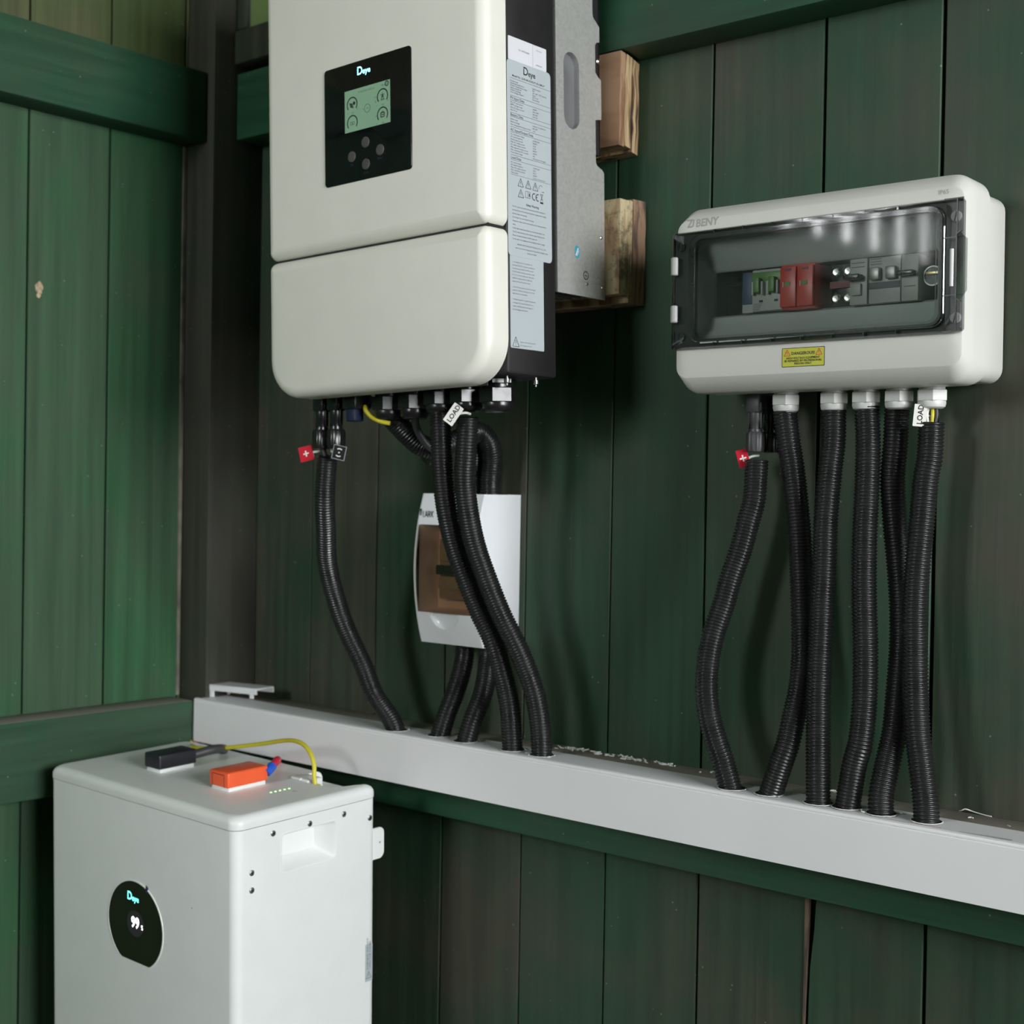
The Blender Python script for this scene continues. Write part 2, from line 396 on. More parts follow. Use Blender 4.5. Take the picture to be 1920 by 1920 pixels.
def frames(P):
    T = [((P[min(i + 1, len(P) - 1)] - P[max(i - 1, 0)]).normalized()) for i in range(len(P))]
    a = T[0].orthogonal().normalized()
    ref = Vector((0, -1, 0)); q = ref - T[0] * ref.dot(T[0])
    if q.length > 0.1: a = q.normalized()
    out = []
    for t in T:
        a = (a - t * a.dot(t)).normalized(); out.append((a, t.cross(a)))
    return out

def mesh_of(mb, name, sharp=38):
    me = bpy.data.meshes.new(name); me.from_pydata(mb.v, [], mb.f)
    bm = bmesh.new(); bm.from_mesh(me)
    bmesh.ops.recalc_face_normals(bm, faces=bm.faces[:]); bm.to_mesh(me); bm.free()
    if len(set(mb.mi)) > 1: me.polygons.foreach_set('material_index', mb.mi)
    if sharp is not None:
        me.shade_smooth(); me.set_sharp_from_angle(angle=R(sharp))
    return me

def obj(name, mb, mat, parent=None, sharp=38, mats=None):
    me = mb if isinstance(mb, bpy.types.Mesh) else mesh_of(mb, name, sharp)
    for q in (mats or [mat]): me.materials.append(M[q] if isinstance(q, str) else q)
    o = bpy.data.objects.new(name, me); COL.objects.link(o); o.parent = parent
    return o

def tag(o, label, cat=None, group=None):
    o['label'] = label
    if cat: o['category'] = cat
    if group: o['group'] = group
    return o

def thing(name, label, cat, loc=(0, 0, 0), rot=None, group=None):
    o = bpy.data.objects.new(name, None); COL.objects.link(o); o.empty_display_size = 0.05
    o.location = loc
    if rot is not None: o.rotation_euler = rot
    return tag(o, label, cat, group)

def struct(name, mb, mat, parent=None):
    o = obj(name, mb, mat, parent)
    if parent is None: o['kind'] = 'structure'
    return o

def cut(o, mb):
    """carve a closed cutter out of a mesh object"""
    cme = mesh_of(mb, 'cutter'); c = bpy.data.objects.new('cutter', cme); COL.objects.link(c)
    c.parent = o.parent; c.matrix_parent_inverse = o.matrix_parent_inverse.copy()
    md = o.modifiers.new('carve', 'BOOLEAN'); md.operation = 'DIFFERENCE'; md.object = c; md.solver = 'EXACT'
    dg = bpy.context.evaluated_depsgraph_get()
    me = bpy.data.meshes.new_from_object(o.evaluated_get(dg))
    o.modifiers.remove(md); old = o.data; o.data = me; bpy.data.meshes.remove(old)
    bpy.data.objects.remove(c); bpy.data.meshes.remove(cme)
    o.data.shade_smooth(); o.data.set_sharp_from_angle(angle=R(35))

ROT_FRONT = Matrix.Rotation(R(90), 3, 'X')                               # text x->x, y->z, faces -y
ROT_SIDE = Matrix(((0, 0, 1), (1, 0, 0), (0, 1, 0)))                     # text x->y, y->z, faces +x
ROT_PLAN = Matrix.Identity(3)

def text(name, parent, mat, lines, size, at, rot, bold=0.0, align='LEFT', spacing=1.0, sx=1.0, shear=0.0, thick=0.0):
    """flat print: built from the default font and kept as mesh; lines = str"""
    cu = bpy.data.curves.new(name, 'FONT'); cu.body = lines; cu.size = size; cu.align_x = align; cu.space_line = spacing
    cu.offset = bold * size; cu.shear = shear; cu.resolution_u = 2; cu.extrude = thick
    t = bpy.data.objects.new(name, cu); COL.objects.link(t)
    dg = bpy.context.evaluated_depsgraph_get(); me = bpy.data.meshes.new_from_object(t.evaluated_get(dg))
    bpy.data.objects.remove(t); bpy.data.curves.remove(cu)
    for v in me.vertices:
        p = rot @ Vector((v.co.x * sx, v.co.y, v.co.z)); v.co = p + Vector(at)
    me.materials.clear(); me.materials.append(M[mat])
    me.name = name
    o = bpy.data.objects.new(name, me); COL.objects.link(o); o.parent = parent
    return o

def rotvec(v):
    v = Vector(v); a = R(v.length); return Matrix.Rotation(a, 3, v.normalized())

# ------------------------------------------------------------------ room shell
X1, Y1, ZC = 4.2, -3.0, 2.45
mb = MB().box(-0.06, X1 + 0.06, Y1 - 0.06, 0.06, -0.06, 0.0)
struct('floor', mb, 'floor')
mb = MB().box(-0.06, X1 + 0.06, Y1 - 0.06, 0.06, ZC, ZC + 0.06)
struct('ceiling', mb, 'ceil')

def wall_shell(name, plane, a0, a1, hole):
    """wall slab behind the boards with one opening; plane: function (a,z0,z1,depth range)"""
    mb = MB(); h0, h1, z0, z1 = hole
    for (p0, p1, q0, q1) in ((a0, h0, 0, ZC), (h1, a1, 0, ZC), (h0, h1, 0, z0), (h0, h1, z1, ZC)):
        if p1 - p0 > 1e-4 and q1 - q0 > 1e-4: plane(mb, p0, p1, q0, q1)
    return mb
wb = struct('wall_back', wall_shell('b', lambda m_, p0, p1, q0, q1: m_.box(p0, p1, 0.019, 0.06, q0, q1), -0.06, X1 + 0.06, BW), 'backing')
wl = struct('wall_left', wall_shell('l', lambda m_, p0, p1, q0, q1: m_.box(-0.06, -0.019, p0, p1, q0, q1), Y1 - 0.06, 0.019, LW), 'backing')
wr = struct('wall_right', wall_shell('r', lambda m_, p0, p1, q0, q1: m_.box(X1, X1 + 0.06, p0, p1, q0, q1), Y1 - 0.06, 0.06, RW), 'green')
wf = struct('wall_front', wall_shell('f', lambda m_, p0, p1, q0, q1: m_.box(p0, p1, Y1 - 0.06, Y1, q0, q1), -0.06, X1 + 0.06, FO), 'green')

# boards of the back wall (one object each); measured joints near the picture, regular beyond it
joints = [0.060, 0.182, 0.3125, 0.441, 0.574, 0.7025, 0.8305, 0.9665, 1.0945, 1.2235]
while joints[-1] < X1 - 0.13: joints.append(joints[-1] + 0.1295)
joints.append(X1)
gaps = [0.002, 0.0012, 0.0012, 0.0022, 0.0016, 0.0018, 0.0024, 0.0034, 0.0036, 0.0024]
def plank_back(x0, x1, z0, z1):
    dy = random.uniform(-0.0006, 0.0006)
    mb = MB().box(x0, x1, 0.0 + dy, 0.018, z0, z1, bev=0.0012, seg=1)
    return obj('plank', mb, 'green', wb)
for i in range(len(joints) - 1):
    g0 = gaps[i] if i < len(gaps) else random.uniform(0.0014, 0.003)
    g1 = gaps[i + 1] if i + 1 < len(gaps) else 0.002
    x0, x1 = joints[i] + g0 / 2, joints[i + 1] - g1 / 2
    if x0 < BW[1] and x1 > BW[0]:
        plank_back(x0, x1, 0, BW[2])
        plank_back(x0, x1, BW[3], ZC)
        if x0 < BW[0]: plank_back(x0, BW[0], BW[2], BW[3])
        if x1 > BW[1]: plank_back(BW[1], x1, BW[2], BW[3])
        continue
    o = plank_back(x0, x1, 0, ZC)
    if i == 7:      # the board right of the broken joint under the rail: splintered left edge
        c = MB().poly([(x0 - 0.01, 0.60), (x0 + 0.0006, 0.60), (x0 + 0.0022, 0.66), (x0 + 0.0062, 0.70), (x0 + 0.0088, 0.755), (x0 - 0.01, 0.755)], FRONT, 0.02, -0.017)
        cut(o, c)
sp = MB().poly([(0.9635, 0.59), (0.9655, 0.59), (0.967, 0.66), (0.9685, 0.76), (0.9635, 0.76)], FRONT, 0.0015, -0.016)
tag(obj('splinter', sp, 'brown_edge', wb), 'bare brown splintered board edge')

# boards of the left wall
lj = [-0.092, -0.214, -0.336]
while lj[-1] > Y1 + 0.122: lj.append(lj[-1] - 0.122)
lj.append(Y1)
lj = [0.0] + lj
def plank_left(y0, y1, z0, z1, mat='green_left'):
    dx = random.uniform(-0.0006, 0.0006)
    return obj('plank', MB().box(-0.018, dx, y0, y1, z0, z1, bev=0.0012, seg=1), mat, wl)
for i in range(len(lj) - 1):
    y1, y0 = lj[i] - 0.0013, lj[i + 1] + 0.0013
    plank_left(y0, y1, 0, 1.70)
    if y0 < LW[1] and y1 > LW[0]:
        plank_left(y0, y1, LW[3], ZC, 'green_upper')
    else:
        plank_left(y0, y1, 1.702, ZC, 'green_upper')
# chipped knot on a left wall board
kn = MB()
ring = [(-0.320 + 0.0062 * math.cos(a) * random.uniform(.75, 1.2), 1.4075 + 0.0085 * math.sin(a) * random.uniform(.75, 1.2)) for a in [i * 2 * math.pi / 14 for i in range(14)]]
kn.poly(ring, SIDE, 0.0002, 0.0014)
kn.poly([(-0.320 + 0.003 * math.cos(i), 1.398 + 0.004 * math.sin(i)) for i in range(6)], SIDE, 0.0002, 0.0016)
tag(obj('chipped_knot', kn, pm('bare_knot', (0.42, 0.32, 0.20), 0.8, var=0.5, scale=160), wl), 'bare tan chip in the green paint')
obj('bare_strip', MB().box(-0.002, 0.0022, -0.0945, -0.0895, 0.85, 1.637), pm('grey_bare_wood', (0.17, 0.155, 0.125), 0.8, var=0.5, scale=30, world=True), wl)

# post, beams and rails
struct('trim_1', MB().box(0, 0.062, -0.088, -0.0, 0, ZC, bev=0.002), 'post')
struct('trim_2', MB().box(0, 0.048, -2.98, -0.090, 1.638, 1.736, bev=0.002), 'green_h')
struct('trim_3', MB().box(0.064, 4.18, -0.050, -0.001, 1.646, 1.740, bev=0.002), 'green_h')
struct('trim_4', MB().box(0, 0.055, -2.98, -0.104, 0.747, 0.849, bev=0.002), 'green_h')
struct('trim_5', MB().box(0.064, 4.18, -0.051, -0.001, 0.747, 0.849, bev=0.002), 'green_h')
# small window above the back beam
w1 = struct('window_1', MB().box(0.064, 0.70, -0.056, -0.001, 1.752, 1.800, bev=0.003), 'post')
obj('window_frame', MB().box(0.064, 0.0865, -0.052, -0.001, 1.802, 2.28, bev=0.002).box(0.60, 0.64, -0.05, -0.001, 1.802, 2.28, bev=0.002).box(0.0870, 0.599, -0.05, -0.001, 2.24, 2.28, bev=0.002), 'post', w1)
obj('sash', MB().box(0.300, 0.325, -0.050, -0.030, 1.803, 2.238, bev=0.002), 'post', w1)
obj('pane', MB().box(0.0868, 0.2995, -0.046, -0.043, 1.8005, 2.239), 'frosted', w1)
obj('pane', MB().box(0.3255, 0.5995, -0.046, -0.043, 1.8005, 2.239), 'frosted', w1)
# left window with upright bars, right window frame, frame of the added front fill opening (outside the picture, seen only as light and reflection)
w2 = struct('window_2', MB().box(-0.05, 0.02, LW[0] - 0.03, LW[1] + 0.03, LW[2] - 0.03, LW[2], bev=0.002), 'post')
for k in range(7):
    yb = LW[0] + (LW[1] - LW[0]) * (k + 0.5) / 7
    obj('bar', MB().box(-0.04, -0.015, yb - 0.042, yb + 0.042, LW[2], LW[3]), 'post', w2)
w3 = struct('window_3', MB().box(X1 - 0.02, X1 + 0.06, RW[0] - 0.03, RW[1] + 0.03, RW[2] - 0.04, RW[2], bev=0.002), 'post')
obj('bar', MB().box(X1 + 0.01, X1 + 0.04, (RW[0] + RW[1]) / 2 - 0.02, (RW[0] + RW[1]) / 2 + 0.02, RW[2], RW[3]), 'post', w3)
struct('fill_opening_frame', MB().box(FO[0] - 0.05, FO[0], Y1 - 0.06, Y1 + 0.02, 0, FO[3] + 0.05).box(FO[1], FO[1] + 0.05, Y1 - 0.06, Y1 + 0.02, 0, FO[3] + 0.05).box(FO[0], FO[1], Y1 - 0.06, Y1 + 0.02, FO[3], FO[3] + 0.05), 'post')

# added overhang and enlarged hedge, both keeping sky light off the small window
struct('sky_blocker', MB().box(-1.2, X1 + 0.06, 0.061, 0.60, ZC, ZC + 0.06), 'ceil')
hd = thing('hedge', 'dense pale green hedge, enlarged to block the sky behind the small window', 'hedge', (0.2, 0.9, 0))
mb = MB().box(-1.9, 2.6, -0.22, 0.4, 0.0, 3.3)
obj('hedge_core', mb, 'leaf_dark', hd)
mb = MB()
for k in range(4200):
    p = Vector((random.uniform(-1.4, 1.4), -0.22 + random.uniform(-0.10, 0.01), random.uniform(1.2, 3.1)))
    a = Vector((random.uniform(-1, 1), random.uniform(-.5, .5), random.uniform(-1, 1))).normalized()
    b = a.cross(Vector((random.uniform(-.4, .4), -1, random.uniform(-.4, .4)))).normalized(); L = random.uniform(.025, .05)
    mb.add([p - a * L, p + b * L * .45, p + a * L, p - b * L * .45], [(0, 1, 2, 3)])
lf = obj('leaves', mb, 'leaf', hd, None); lf['kind'] = 'stuff'

# ------------------------------------------------------------------ packing timbers behind the inverter bracket
def timber(name, layers, label):
    t = thing(name, label, 'timber', (0.56, -0.02, layers[0][4]))
    for (x0, xf, xb, yy, z0, z1, mat, wob) in [(l[0], l[1], l[2], (l[3][0], l[3][1]), l[4], l[5], l[6], l[7]) for l in layers]:
        n = 9; rings = []
        for k in range(n):
            z = z0 + (z1 - z0) * k / (n - 1); w = random.uniform(-wob, wob)
            rings.append([(x0, yy[0], z), (xf + w, yy[0], z), (xb + w * .5, yy[1], z), (x0, yy[1], z)])
        o = obj('board', MB().loft(rings), mat, t, sharp=25)
        o.matrix_parent_inverse = Matrix.Translation((-0.56, 0.02, -layers[0][4]))
timber('packing_timber', [
    (0.42, 0.7405, 0.7390, (-0.0500, -0.0385), 1.540, 1.6445, 'wood_f', 0.0004),
    (0.42, 0.7395, 0.7360, (-0.0380, -0.0215), 1.541, 1.6435, 'wood_a', 0.0012),
    (0.42, 0.7365, 0.7310, (-0.0210, -0.0008), 1.538, 1.6425, 'wood_a', 0.0015)], 'pale tan timber block under the upper beam behind the black bracket')
timber('packing_timber', [
    (0.42, 0.7440, 0.7440, (-0.0500, -0.0325), 1.374, 1.4800, 'wood_b', 0.0008),
    (0.42, 0.7435, 0.7410, (-0.0320, -0.0225), 1.366, 1.4810, 'wood_b', 0.0012),
    (0.42, 0.7415, 0.7440, (-0.0220, -0.0008), 1.366, 1.4840, 'wood_c', 0.0014)], 'stained timber block with dark bark behind the lower heat sink')

# ------------------------------------------------------------------ inverter
INV_O = Vector((0.725, -0.253, 1.40)); INV_R = rotvec((0.53, -1.55, 0.16))
INV = lambda x, y, z: tuple(INV_O + INV_R @ Vector((x, y, z)))
inv = thing('inverter', 'white solar inverter with lit black display panel hanging on the green wall', 'inverter', INV_O, INV_R.to_euler())
TOPZ = 0.44
lab = lambda o, s: tag(o, s)
up = obj('front_cover', MB().loft(rings_rr(FRONT, fillet_spec(-0.342, 0.0, 0.0243, TOPZ, (0.010, 0.010, 0.045, 0.045), -0.034, 0.0, 0.013, 6), n=8)), 'cover', inv)
lo = obj('front_cover', MB().loft(rings_rr(FRONT, fillet_spec(-0.342, 0.0, -0.1375, 0.0227, (0.046, 0.046, 0.010, 0.010), -0.034, 0.0, 0.013, 6), n=10)), 'cover', inv)
body = obj('body', MB().box(-0.337, -0.0015, 0.0342, 0.1165, -0.1275, TOPZ - 0.01, bev=0.004), 'black_body', inv)
obj('seam_gasket', MB().box(-0.336, -0.006, 0.010, 0.0342, 0.018, 0.029), 'black_body', inv)
# display
FR = lambda x0, x1, z0, z1, r, d0, d1: MB().poly(rr(x0, x1, z0, z1, r), FRONT, d0, d1)
disp = obj('display_panel', MB().loft(rings_rr(FRONT, fillet_spec(-0.2378, -0.1022, 0.0940, 0.2250, 0.0045, -0.001, 0.0012, 0.0006, 3))), 'black_panel', inv)
D0 = 0.0012
lcd = obj('lcd_screen', FR(-0.2043, -0.1334, 0.1492, 0.1950, 0.0003, D0, D0 + 0.0002), 'lcd', disp)
ic = MB(); e0, e1 = D0 + 0.0002, D0 + 0.00032
for cx, cz in ((-0.1449, 0.1790), (-0.1924, 0.1790), (-0.1451, 0.1593), (-0.1923, 0.1590)):
    ic.arc(cx, cz, 0.0078, 0.0014, -38, 218, FRONT, e0, e1)
ic.arc(-0.1686, 0.1706, 0.0045, 0.0004, 0, 360, FRONT, e0, e1)
ic.arc(-0.1382, 0.1915, 0.0024, 0.0011, 0, 360, FRONT, e0, e1)
ic.bar((-0.1388, 0.1915), (-0.1376, 0.1915), 0.0009, FRONT, e0, e1)
# sun and panel / battery / pylon / house pictograms
for k in range(3):
    ic.bar((-0.1966 + k * .0006, 0.1806 - k * .0018), (-0.1916 + k * .0006, 0.1790 - k * .0018), 0.0014, FRONT, e0, e1)
ic.arc(-0.1893, 0.1800, 0.0010, 0.0020, 0, 360, FRONT, e0, e1, 10)
for p, q in (((-0.1953, .1568), (-0.1893, .1568)), ((-0.1953, .1598), (-0.1893, .1598)), ((-0.1953, .1568), (-0.1953, .1598)), ((-0.1893, .1568), (-0.1893, .1598)), ((-0.1934, .1583), (-0.1912, .1583)), ((-0.1923, .1572), (-0.1923, .1594))):
    ic.bar(p, q, 0.0004, FRONT, e0, e1)
for p, q in (((-0.1449, .1750), (-0.1449, .1830)), ((-0.1478, .1808), (-0.1420, .1808)), ((-0.1468, .1788), (-0.1430, .1788)), ((-0.1449, .1812), (-0.1472, .1752)), ((-0.1449, .1812), (-0.1426, .1752)), ((-0.1478, .1752), (-0.1420, .1752))):
    ic.bar(p, q, 0.0006, FRONT, e0, e1)
for p, q in (((-0.1478, .1568), (-0.1424, .1568)), ((-0.1478, .1568), (-0.1478, .1612)), ((-0.1424, .1568), (-0.1424, .1612)), ((-0.1482, .1612), (-0.1420, .1612)), ((-0.1468, .1590), (-0.1434, .1590))):
    ic.bar(p, q, 0.0010, FRONT, e0, e1)
ic.arc(-0.1451, 0.1612, 0.0016, 0.0007, 0, 180, FRONT, e0, e1, 8)
for p in ((-0.1754, 0.1706), (-0.1562, 0.1758), (-0.1562, 0.1745), (-0.1556, 0.1590)):
    ic.bar(p, (p[0] + .0008, p[1]), 0.0008, FRONT, e0, e1)
obj('pictograms', ic, 'ink', disp)
for s_, sz, x, z, al in (('01/02/2025 10:22:14', 0.0030, -0.1700, 0.1895, 'CENTER'), ('Mon', 0.0030, -0.1440, 0.1898, 'CENTER'), ('0', .0022, -0.2000, .1693, 'LEFT'), ('0W', .0024, -0.1935, .1690, 'LEFT'), ('5.0', .0022, -0.1855, .1722, 'LEFT'), ('0', .0022, -0.1545, .1693, 'LEFT'), ('0W', .0024, -0.1462, .1690, 'LEFT'), ('5.0', .0022, -0.1380, .1722, 'LEFT'), ('0', .0022, -0.1545, .1498, 'LEFT'), ('0W', .0024, -0.1462, .1495, 'LEFT'), ('0', .0022, -0.1850, .1520, 'LEFT'), ('0.00kW', .0020, -0.1580, .1790, 'LEFT'), ('ON', .0024, -0.1702, .1698, 'LEFT')):
    text('lettering', disp, 'ink_grey', s_, sz, (x, -e0 - 0.0001, z), ROT_FRONT, 0.0, al)
for cx, cz in ((-0.1720, 0.1341), (-0.1494, 0.1220), (-0.1937, 0.1218), (-0.1715, 0.1102)):
    obj('button', MB().lathe([(0.0060, -D0 + 0.0002), (0.0060, -D0 - 0.0006), (0.0054, -D0 - 0.0011), (0.0020, -D0 - 0.0012)], (cx, 0, cz), 'y', 28), 'button', disp)
text('lettering', disp, 'purple', 'Esc', 0.0034, (-0.1937, -D0 - .0002, 0.1118), ROT_FRONT, 0, 'CENTER')
text('lettering', disp, 'purple', 'Enter', 0.0034, (-0.1494, -D0 - .0002, 0.1120), ROT_FRONT, 0, 'CENTER')
text('lettering', disp, 'purple', 'Down', 0.0034, (-0.1715, -D0 - .0002, 0.1000), ROT_FRONT, 0, 'CENTER')

def brand(parent, mat, x, z, h, rot, mp, d, up3):
    """the maker's word mark: a square shouldered D and a rounder 'eye'"""
    mb = MB(); w = h * 0.16
    X = lambda u: x + u * h; Z = lambda v: z + v * h
    mb.bar((X(.08), Z(.0)), (X(.08), Z(.78)), w, mp, d, d + 1e-4)
    mb.bar((X(.0), Z(.92)), (X(.40), Z(.92)), w, mp, d, d + 1e-4)
    mb.bar((X(.0), Z(.08)), (X(.40), Z(.08)), w, mp, d, d + 1e-4)
    mb.arc(X(.38), Z(.5), h * .42, w, -90, 90, mp, d, d + 1e-4)
    o = obj('brand_mark', mb, mat, parent)
    text('brand_lettering', parent, mat, 'eye', h * 1.02, up3(x + h * 0.90, z, d + 1e-4), rot, 0.018)
brand(disp, 'logo_glow', -0.1838, 0.2095, 0.0088, ROT_FRONT, FRONT, D0 + 0.0001, lambda u, v, d: (u, -d, v))

# heat sink: notched galvanised side plates and fins
outl = [(0.1178, -0.0340), (0.2036, -0.0340), (0.2036, 0.1085), (0.2005, 0.1115), (0.1915, 0.1145), (0.1885, 0.1180), (0.1885, 0.1655), (0.1995, 0.1680), (0.1995, 0.2120), (0.1945, 0.2140), (0.1888, 0.2185), (0.1888, 0.2490), (0.1915, 0.2525), (0.1970, 0.2540), (0.1970, 0.2710), (0.1925, 0.2740), (0.1855, 0.2790), (0.1845, 0.2830), (0.1845, 0.3250), (0.197, 0.330), (0.197, 0.428), (0.1178, 0.428)]
sl = [(0.1451 + 0.0138 * math.cos(R(a)), 0.2165 + 0.0138 * math.sin(R(a))) for a in range(0, 181, 15)] + [(0.1451 + 0.0138 * math.cos(R(a)), 0.1605 + 0.0138 * math.sin(R(a))) for a in range(180, 361, 15)]
pl = obj('heatsink_plate', MB().poly(outl, SIDE, -0.0030, -0.0008), 'galv', inv)
cut(pl, MB().poly(sl, SIDE, -0.02, 0.02))
obj('slot_lining', MB().loft([[SIDE(*p, -0.0007) for p in sl], [SIDE(0.1451 + (p[0] - .1451) * 1.02, p[1], -0.010) for p in sl]], False, True), 'alu', inv)
obj('heatsink_plate', MB().poly(outl, SIDE, -0.3340, -0.3320), 'galv', inv)
fins = MB()
for k in range(26):
    xk = -0.3250 + k * 0.0126; fins.box(xk, xk + 0.0022, 0.124, 0.184, -0.0325, 0.426)
fins.box(-0.3315, -0.0035, 0.1178, 0.123, -0.0330, 0.426)
obj('heatsink_fins', fins, 'alu', inv)
for (yy, zz, rr0) in ((0.1958, 0.0350, 0.0022), (0.1970, -0.0210, 0.0022)):
    obj('screw', MB().lathe([(rr0, -0.0008), (rr0, 0.0004), (rr0 * .6, 0.0012), (rr0 * .2, 0.0013)], (0, yy, zz), 'x', 14), 'steel', inv)
gm = MB().arc(0.1675, -0.0105, 0.0042, 0.0013, 0, 360, SIDE, -0.0008, -0.0002)
for p, q in (((.1675, -.0075), (.1675, -.0105)), ((.1650, -.0107), (.1700, -.0107)), ((.1660, -.0122), (.1690, -.0122))): gm.bar(p, q, .0008, SIDE, -0.0008, -0.0002)
lab(obj('earth_mark', gm, 'steel', inv), 'stamped earth symbol')
obj('earth_stud', MB().lathe([(0.0016, -0.001), (0.0016, 0.0012), (0.0008, 0.0016)], (0, 0.1684, -0.0200), 'x', 12), 'steel', inv)
st = obj('teal_sticker', MB().poly(rr(.1487, .1563, .0068, .0205, .0036), SIDE, -0.0008, -0.0005), 'teal', inv)
obj('print', MB().bar((.1500, .0095), (.1542, .0180), .0016, SIDE, -.0005, -.0004).bar((.1520, .0090), (.1552, .0155), .0008, SIDE, -.0005, -.0004), 'label_white', st)
# wall bracket
br = obj('wall_bracket', MB().box(-0.320, -0.004, 0.1985, 0.2010, 0.128, 0.415).box(-0.0065, -0.0040, 0.189, 0.2010, 0.128, 0.415).box(-0.030, -0.0045, 0.1875, 0.2005, 0.128, 0.1306), 'black_body', inv)
obj('screw', MB().lathe([(0.0036, 0.0), (0.0034, 0.002), (0.0018, 0.0034), (0.0004, 0.0036)], (-0.0040, 0.1965, 0.2330), 'x', 16), 'steel', br)
obj('hook', MB().tube([(-0.008, 0.1890, 0.164), (-0.008, 0.1885, 0.140), (-0.008, 0.1905, 0.1345), (-0.008, 0.197, 0.1335)], 0.0014, 8, 0.002), 'steel', br)

# rating labels on the right side (black body face at x = -0.0015)
SX = -0.0015
SD = lambda y0, y1, z0, z1, r, d0, d1: MB().poly(rr(y0, y1, z0, z1, r), SIDE, SX + d0, SX + d1)
l1 = lab(obj('serial_label', SD(0.0390, 0.1022, 0.1985, 0.2228, 0.0012, 0.0, 0.0002), 'label_white', inv), 'small white serial number sticker')
obj('tear_line', SD(0.0792, 0.0795, 0.1988, 0.2226, 0.0001, 0.0002, 0.00025), 'ink_faint', l1)
TX = lambda par, s_, sz, y, z, mat='ink_grey', bold=0.0, al='LEFT', sp=1.0, sx=1.0, d=0.0006: text('lettering', par, mat, s_, sz, (SX + d, y, z), ROT_SIDE, bold, al, sp, sx)
TX(l1, 'SN: 2409276084', 0.0026, 0.0560, 0.2105, d=.0003)
TX(l1, '2409276084', 0.0021, 0.0840, 0.2170, 'ink_faint', d=.0003); TX(l1, '2409276084', 0.0021, 0.0840, 0.2015, 'ink_grey', d=.0003)
l2 = lab(obj('rating_label', SD(0.0362, 0.1086, -0.0050, 0.1985, 0.0050, 0.0002, 0.0005), 'label', inv), 'long silver grey rating plate with printed data')
brand(l2, 'ink', 0.0632, 0.1870, 0.0085, ROT_SIDE, SIDE, SX + 0.0005, lambda u, v, d: (d, u, v))
TX(l2, 'Model No.: SUN-6K-SG05LP1-EU-SM2-P', 0.0030, 0.0448, 0.1815, 'ink', 0.012, sx=1.06)
ln = MB()
for z in (0.1795, 0.1613, 0.1565, 0.1436, 0.1394, 0.1288, 0.1235, 0.0999, 0.0948, 0.0796): ln.bar((0.0415, z), (0.1083, z), 0.0003, SIDE, SX + .0005, SX + .0006)
obj('rule_lines', ln, 'ink_grey', l2)
rows = [(0.1767, 0.1759, 0.00232, ['Product type', 'Operating temperature', 'Ambient temperature range', 'Ingress protection', 'Inverter topology', 'Over-voltage category'], ['Hybrid inverter', 'IP65', '-40~+60C  >45C derating', 'Class I', 'OVC II / III', 'Non-isolated']),
        (0.1546, 0.1541, 0.00270, ['Max. PV input power', 'MPPT voltage range', 'Max. DC input current', 'Max. PV Isc'], ['12000W', '150V~425V', '18A+18A', '27A+27A']),
        (0.1371, 0.1366, 0.00278, ['Battery type', 'Battery voltage', 'Max. charging/discharging current'], ['Lead-acid or Lithium-ion', '40V~60V', '135A']),
        (0.1215, 0.1208, 0.00268, ['AC rated input voltage', 'AC rated frequency', 'Rated output power', 'Max. AC output power', 'AC rated output current', 'Max. apparent output power', 'Max. continuous AC current', 'Power factor range'], ['L/N/PE 230V', '50/60Hz', '27.3A', '26.1A', '6000W', '6600VA', '40A', '0.8 leading to 0.8 lagging']),
        (0.0924, 0.0920, 0.00262, ['AC rated voltage', 'AC rated frequency', 'Max. AC output current', 'Max. continuous power', 'Peak power'], ['L/N/PE 230V', '50Hz', '26.1A', '6000W', '2 times of rated power'])]
for z, z2, dz, a, b in rows:
    TX(l2, '\n'.join(a), 0.0023, 0.0415, z - 0.0009, 'ink_grey', 0.006, 'LEFT', dz / 0.0023, 1.05)
    TX(l2, '\n'.join(b), 0.0022, 0.0775, z2 - 0.0009, 'ink_grey', 0.006, 'LEFT', dz / 0.0022)
for s_, z in (('PV Input Data', 0.1576), ('Battery Data', 0.1402), ('AC Input/Output Data', 0.1246), ('Load Data', 0.0959)):
    TX(l2, s_, 0.0040, 0.0415, z, 'ink_grey', 0.014)
sy = MB()
def tri(mb, cy, cz, s, w=0.0006, mp=SIDE, d0=SX + .0005, d1=SX + .0006):
    p = [(cy, cz + s * .62), (cy - s * .52, cz - s * .38), (cy + s * .52, cz - s * .38)]
    for i in range(3): mb.bar(p[i], p[(i + 1) % 3], w, mp, d0, d1)
    mb.bar((cy, cz + s * .28), (cy, cz - s * .06), w * 1.1, mp, d0, d1); mb.bar((cy, cz - s * .18), (cy, cz - s * .26), w * 1.1, mp, d0, d1)
for cy, cz in ((.0572, .0722), (.0695, .0722), (.0813, .0720), (.0574, .0610)): tri(sy, cy, cz, 0.0084)
B1 = lambda p, q, w: sy.bar(p, q, w, SIDE, SX + .0005, SX + .0006)
for p, q in (((.0650, .0590), (.0650, .0655)), ((.0650, .0590), (.0728, .0590)), ((.0650, .0655), (.0728, .0655)), ((.0688, .0590), (.0688, .0655)), ((.0728, .0590), (.0728, .0655))): B1(p, q, .0004)
B1((.0712, .0605), (.0712, .0640), .0014)
sy.arc(0.0795, 0.0618, 0.0034, 0.0010, 70, 290, SIDE, SX + .0005, SX + .0006, 12)
sy.arc(0.0855, 0.0618, 0.0034, 0.0010, 70, 290, SIDE, SX + .0005, SX + .0006, 12); B1((.0822, .0618), (.0846, .0618), .0010)
for p, q in (((.0898, .0664), (.0938, .0592)), ((.0938, .0664), (.0900, .0592)), ((.0894, .0662), (.0944, .0662)), ((.0905, .0610), (.0932, .0610))): B1(p, q, .0005)
B1((.0893, .0573), (.0945, .0573), .0018)
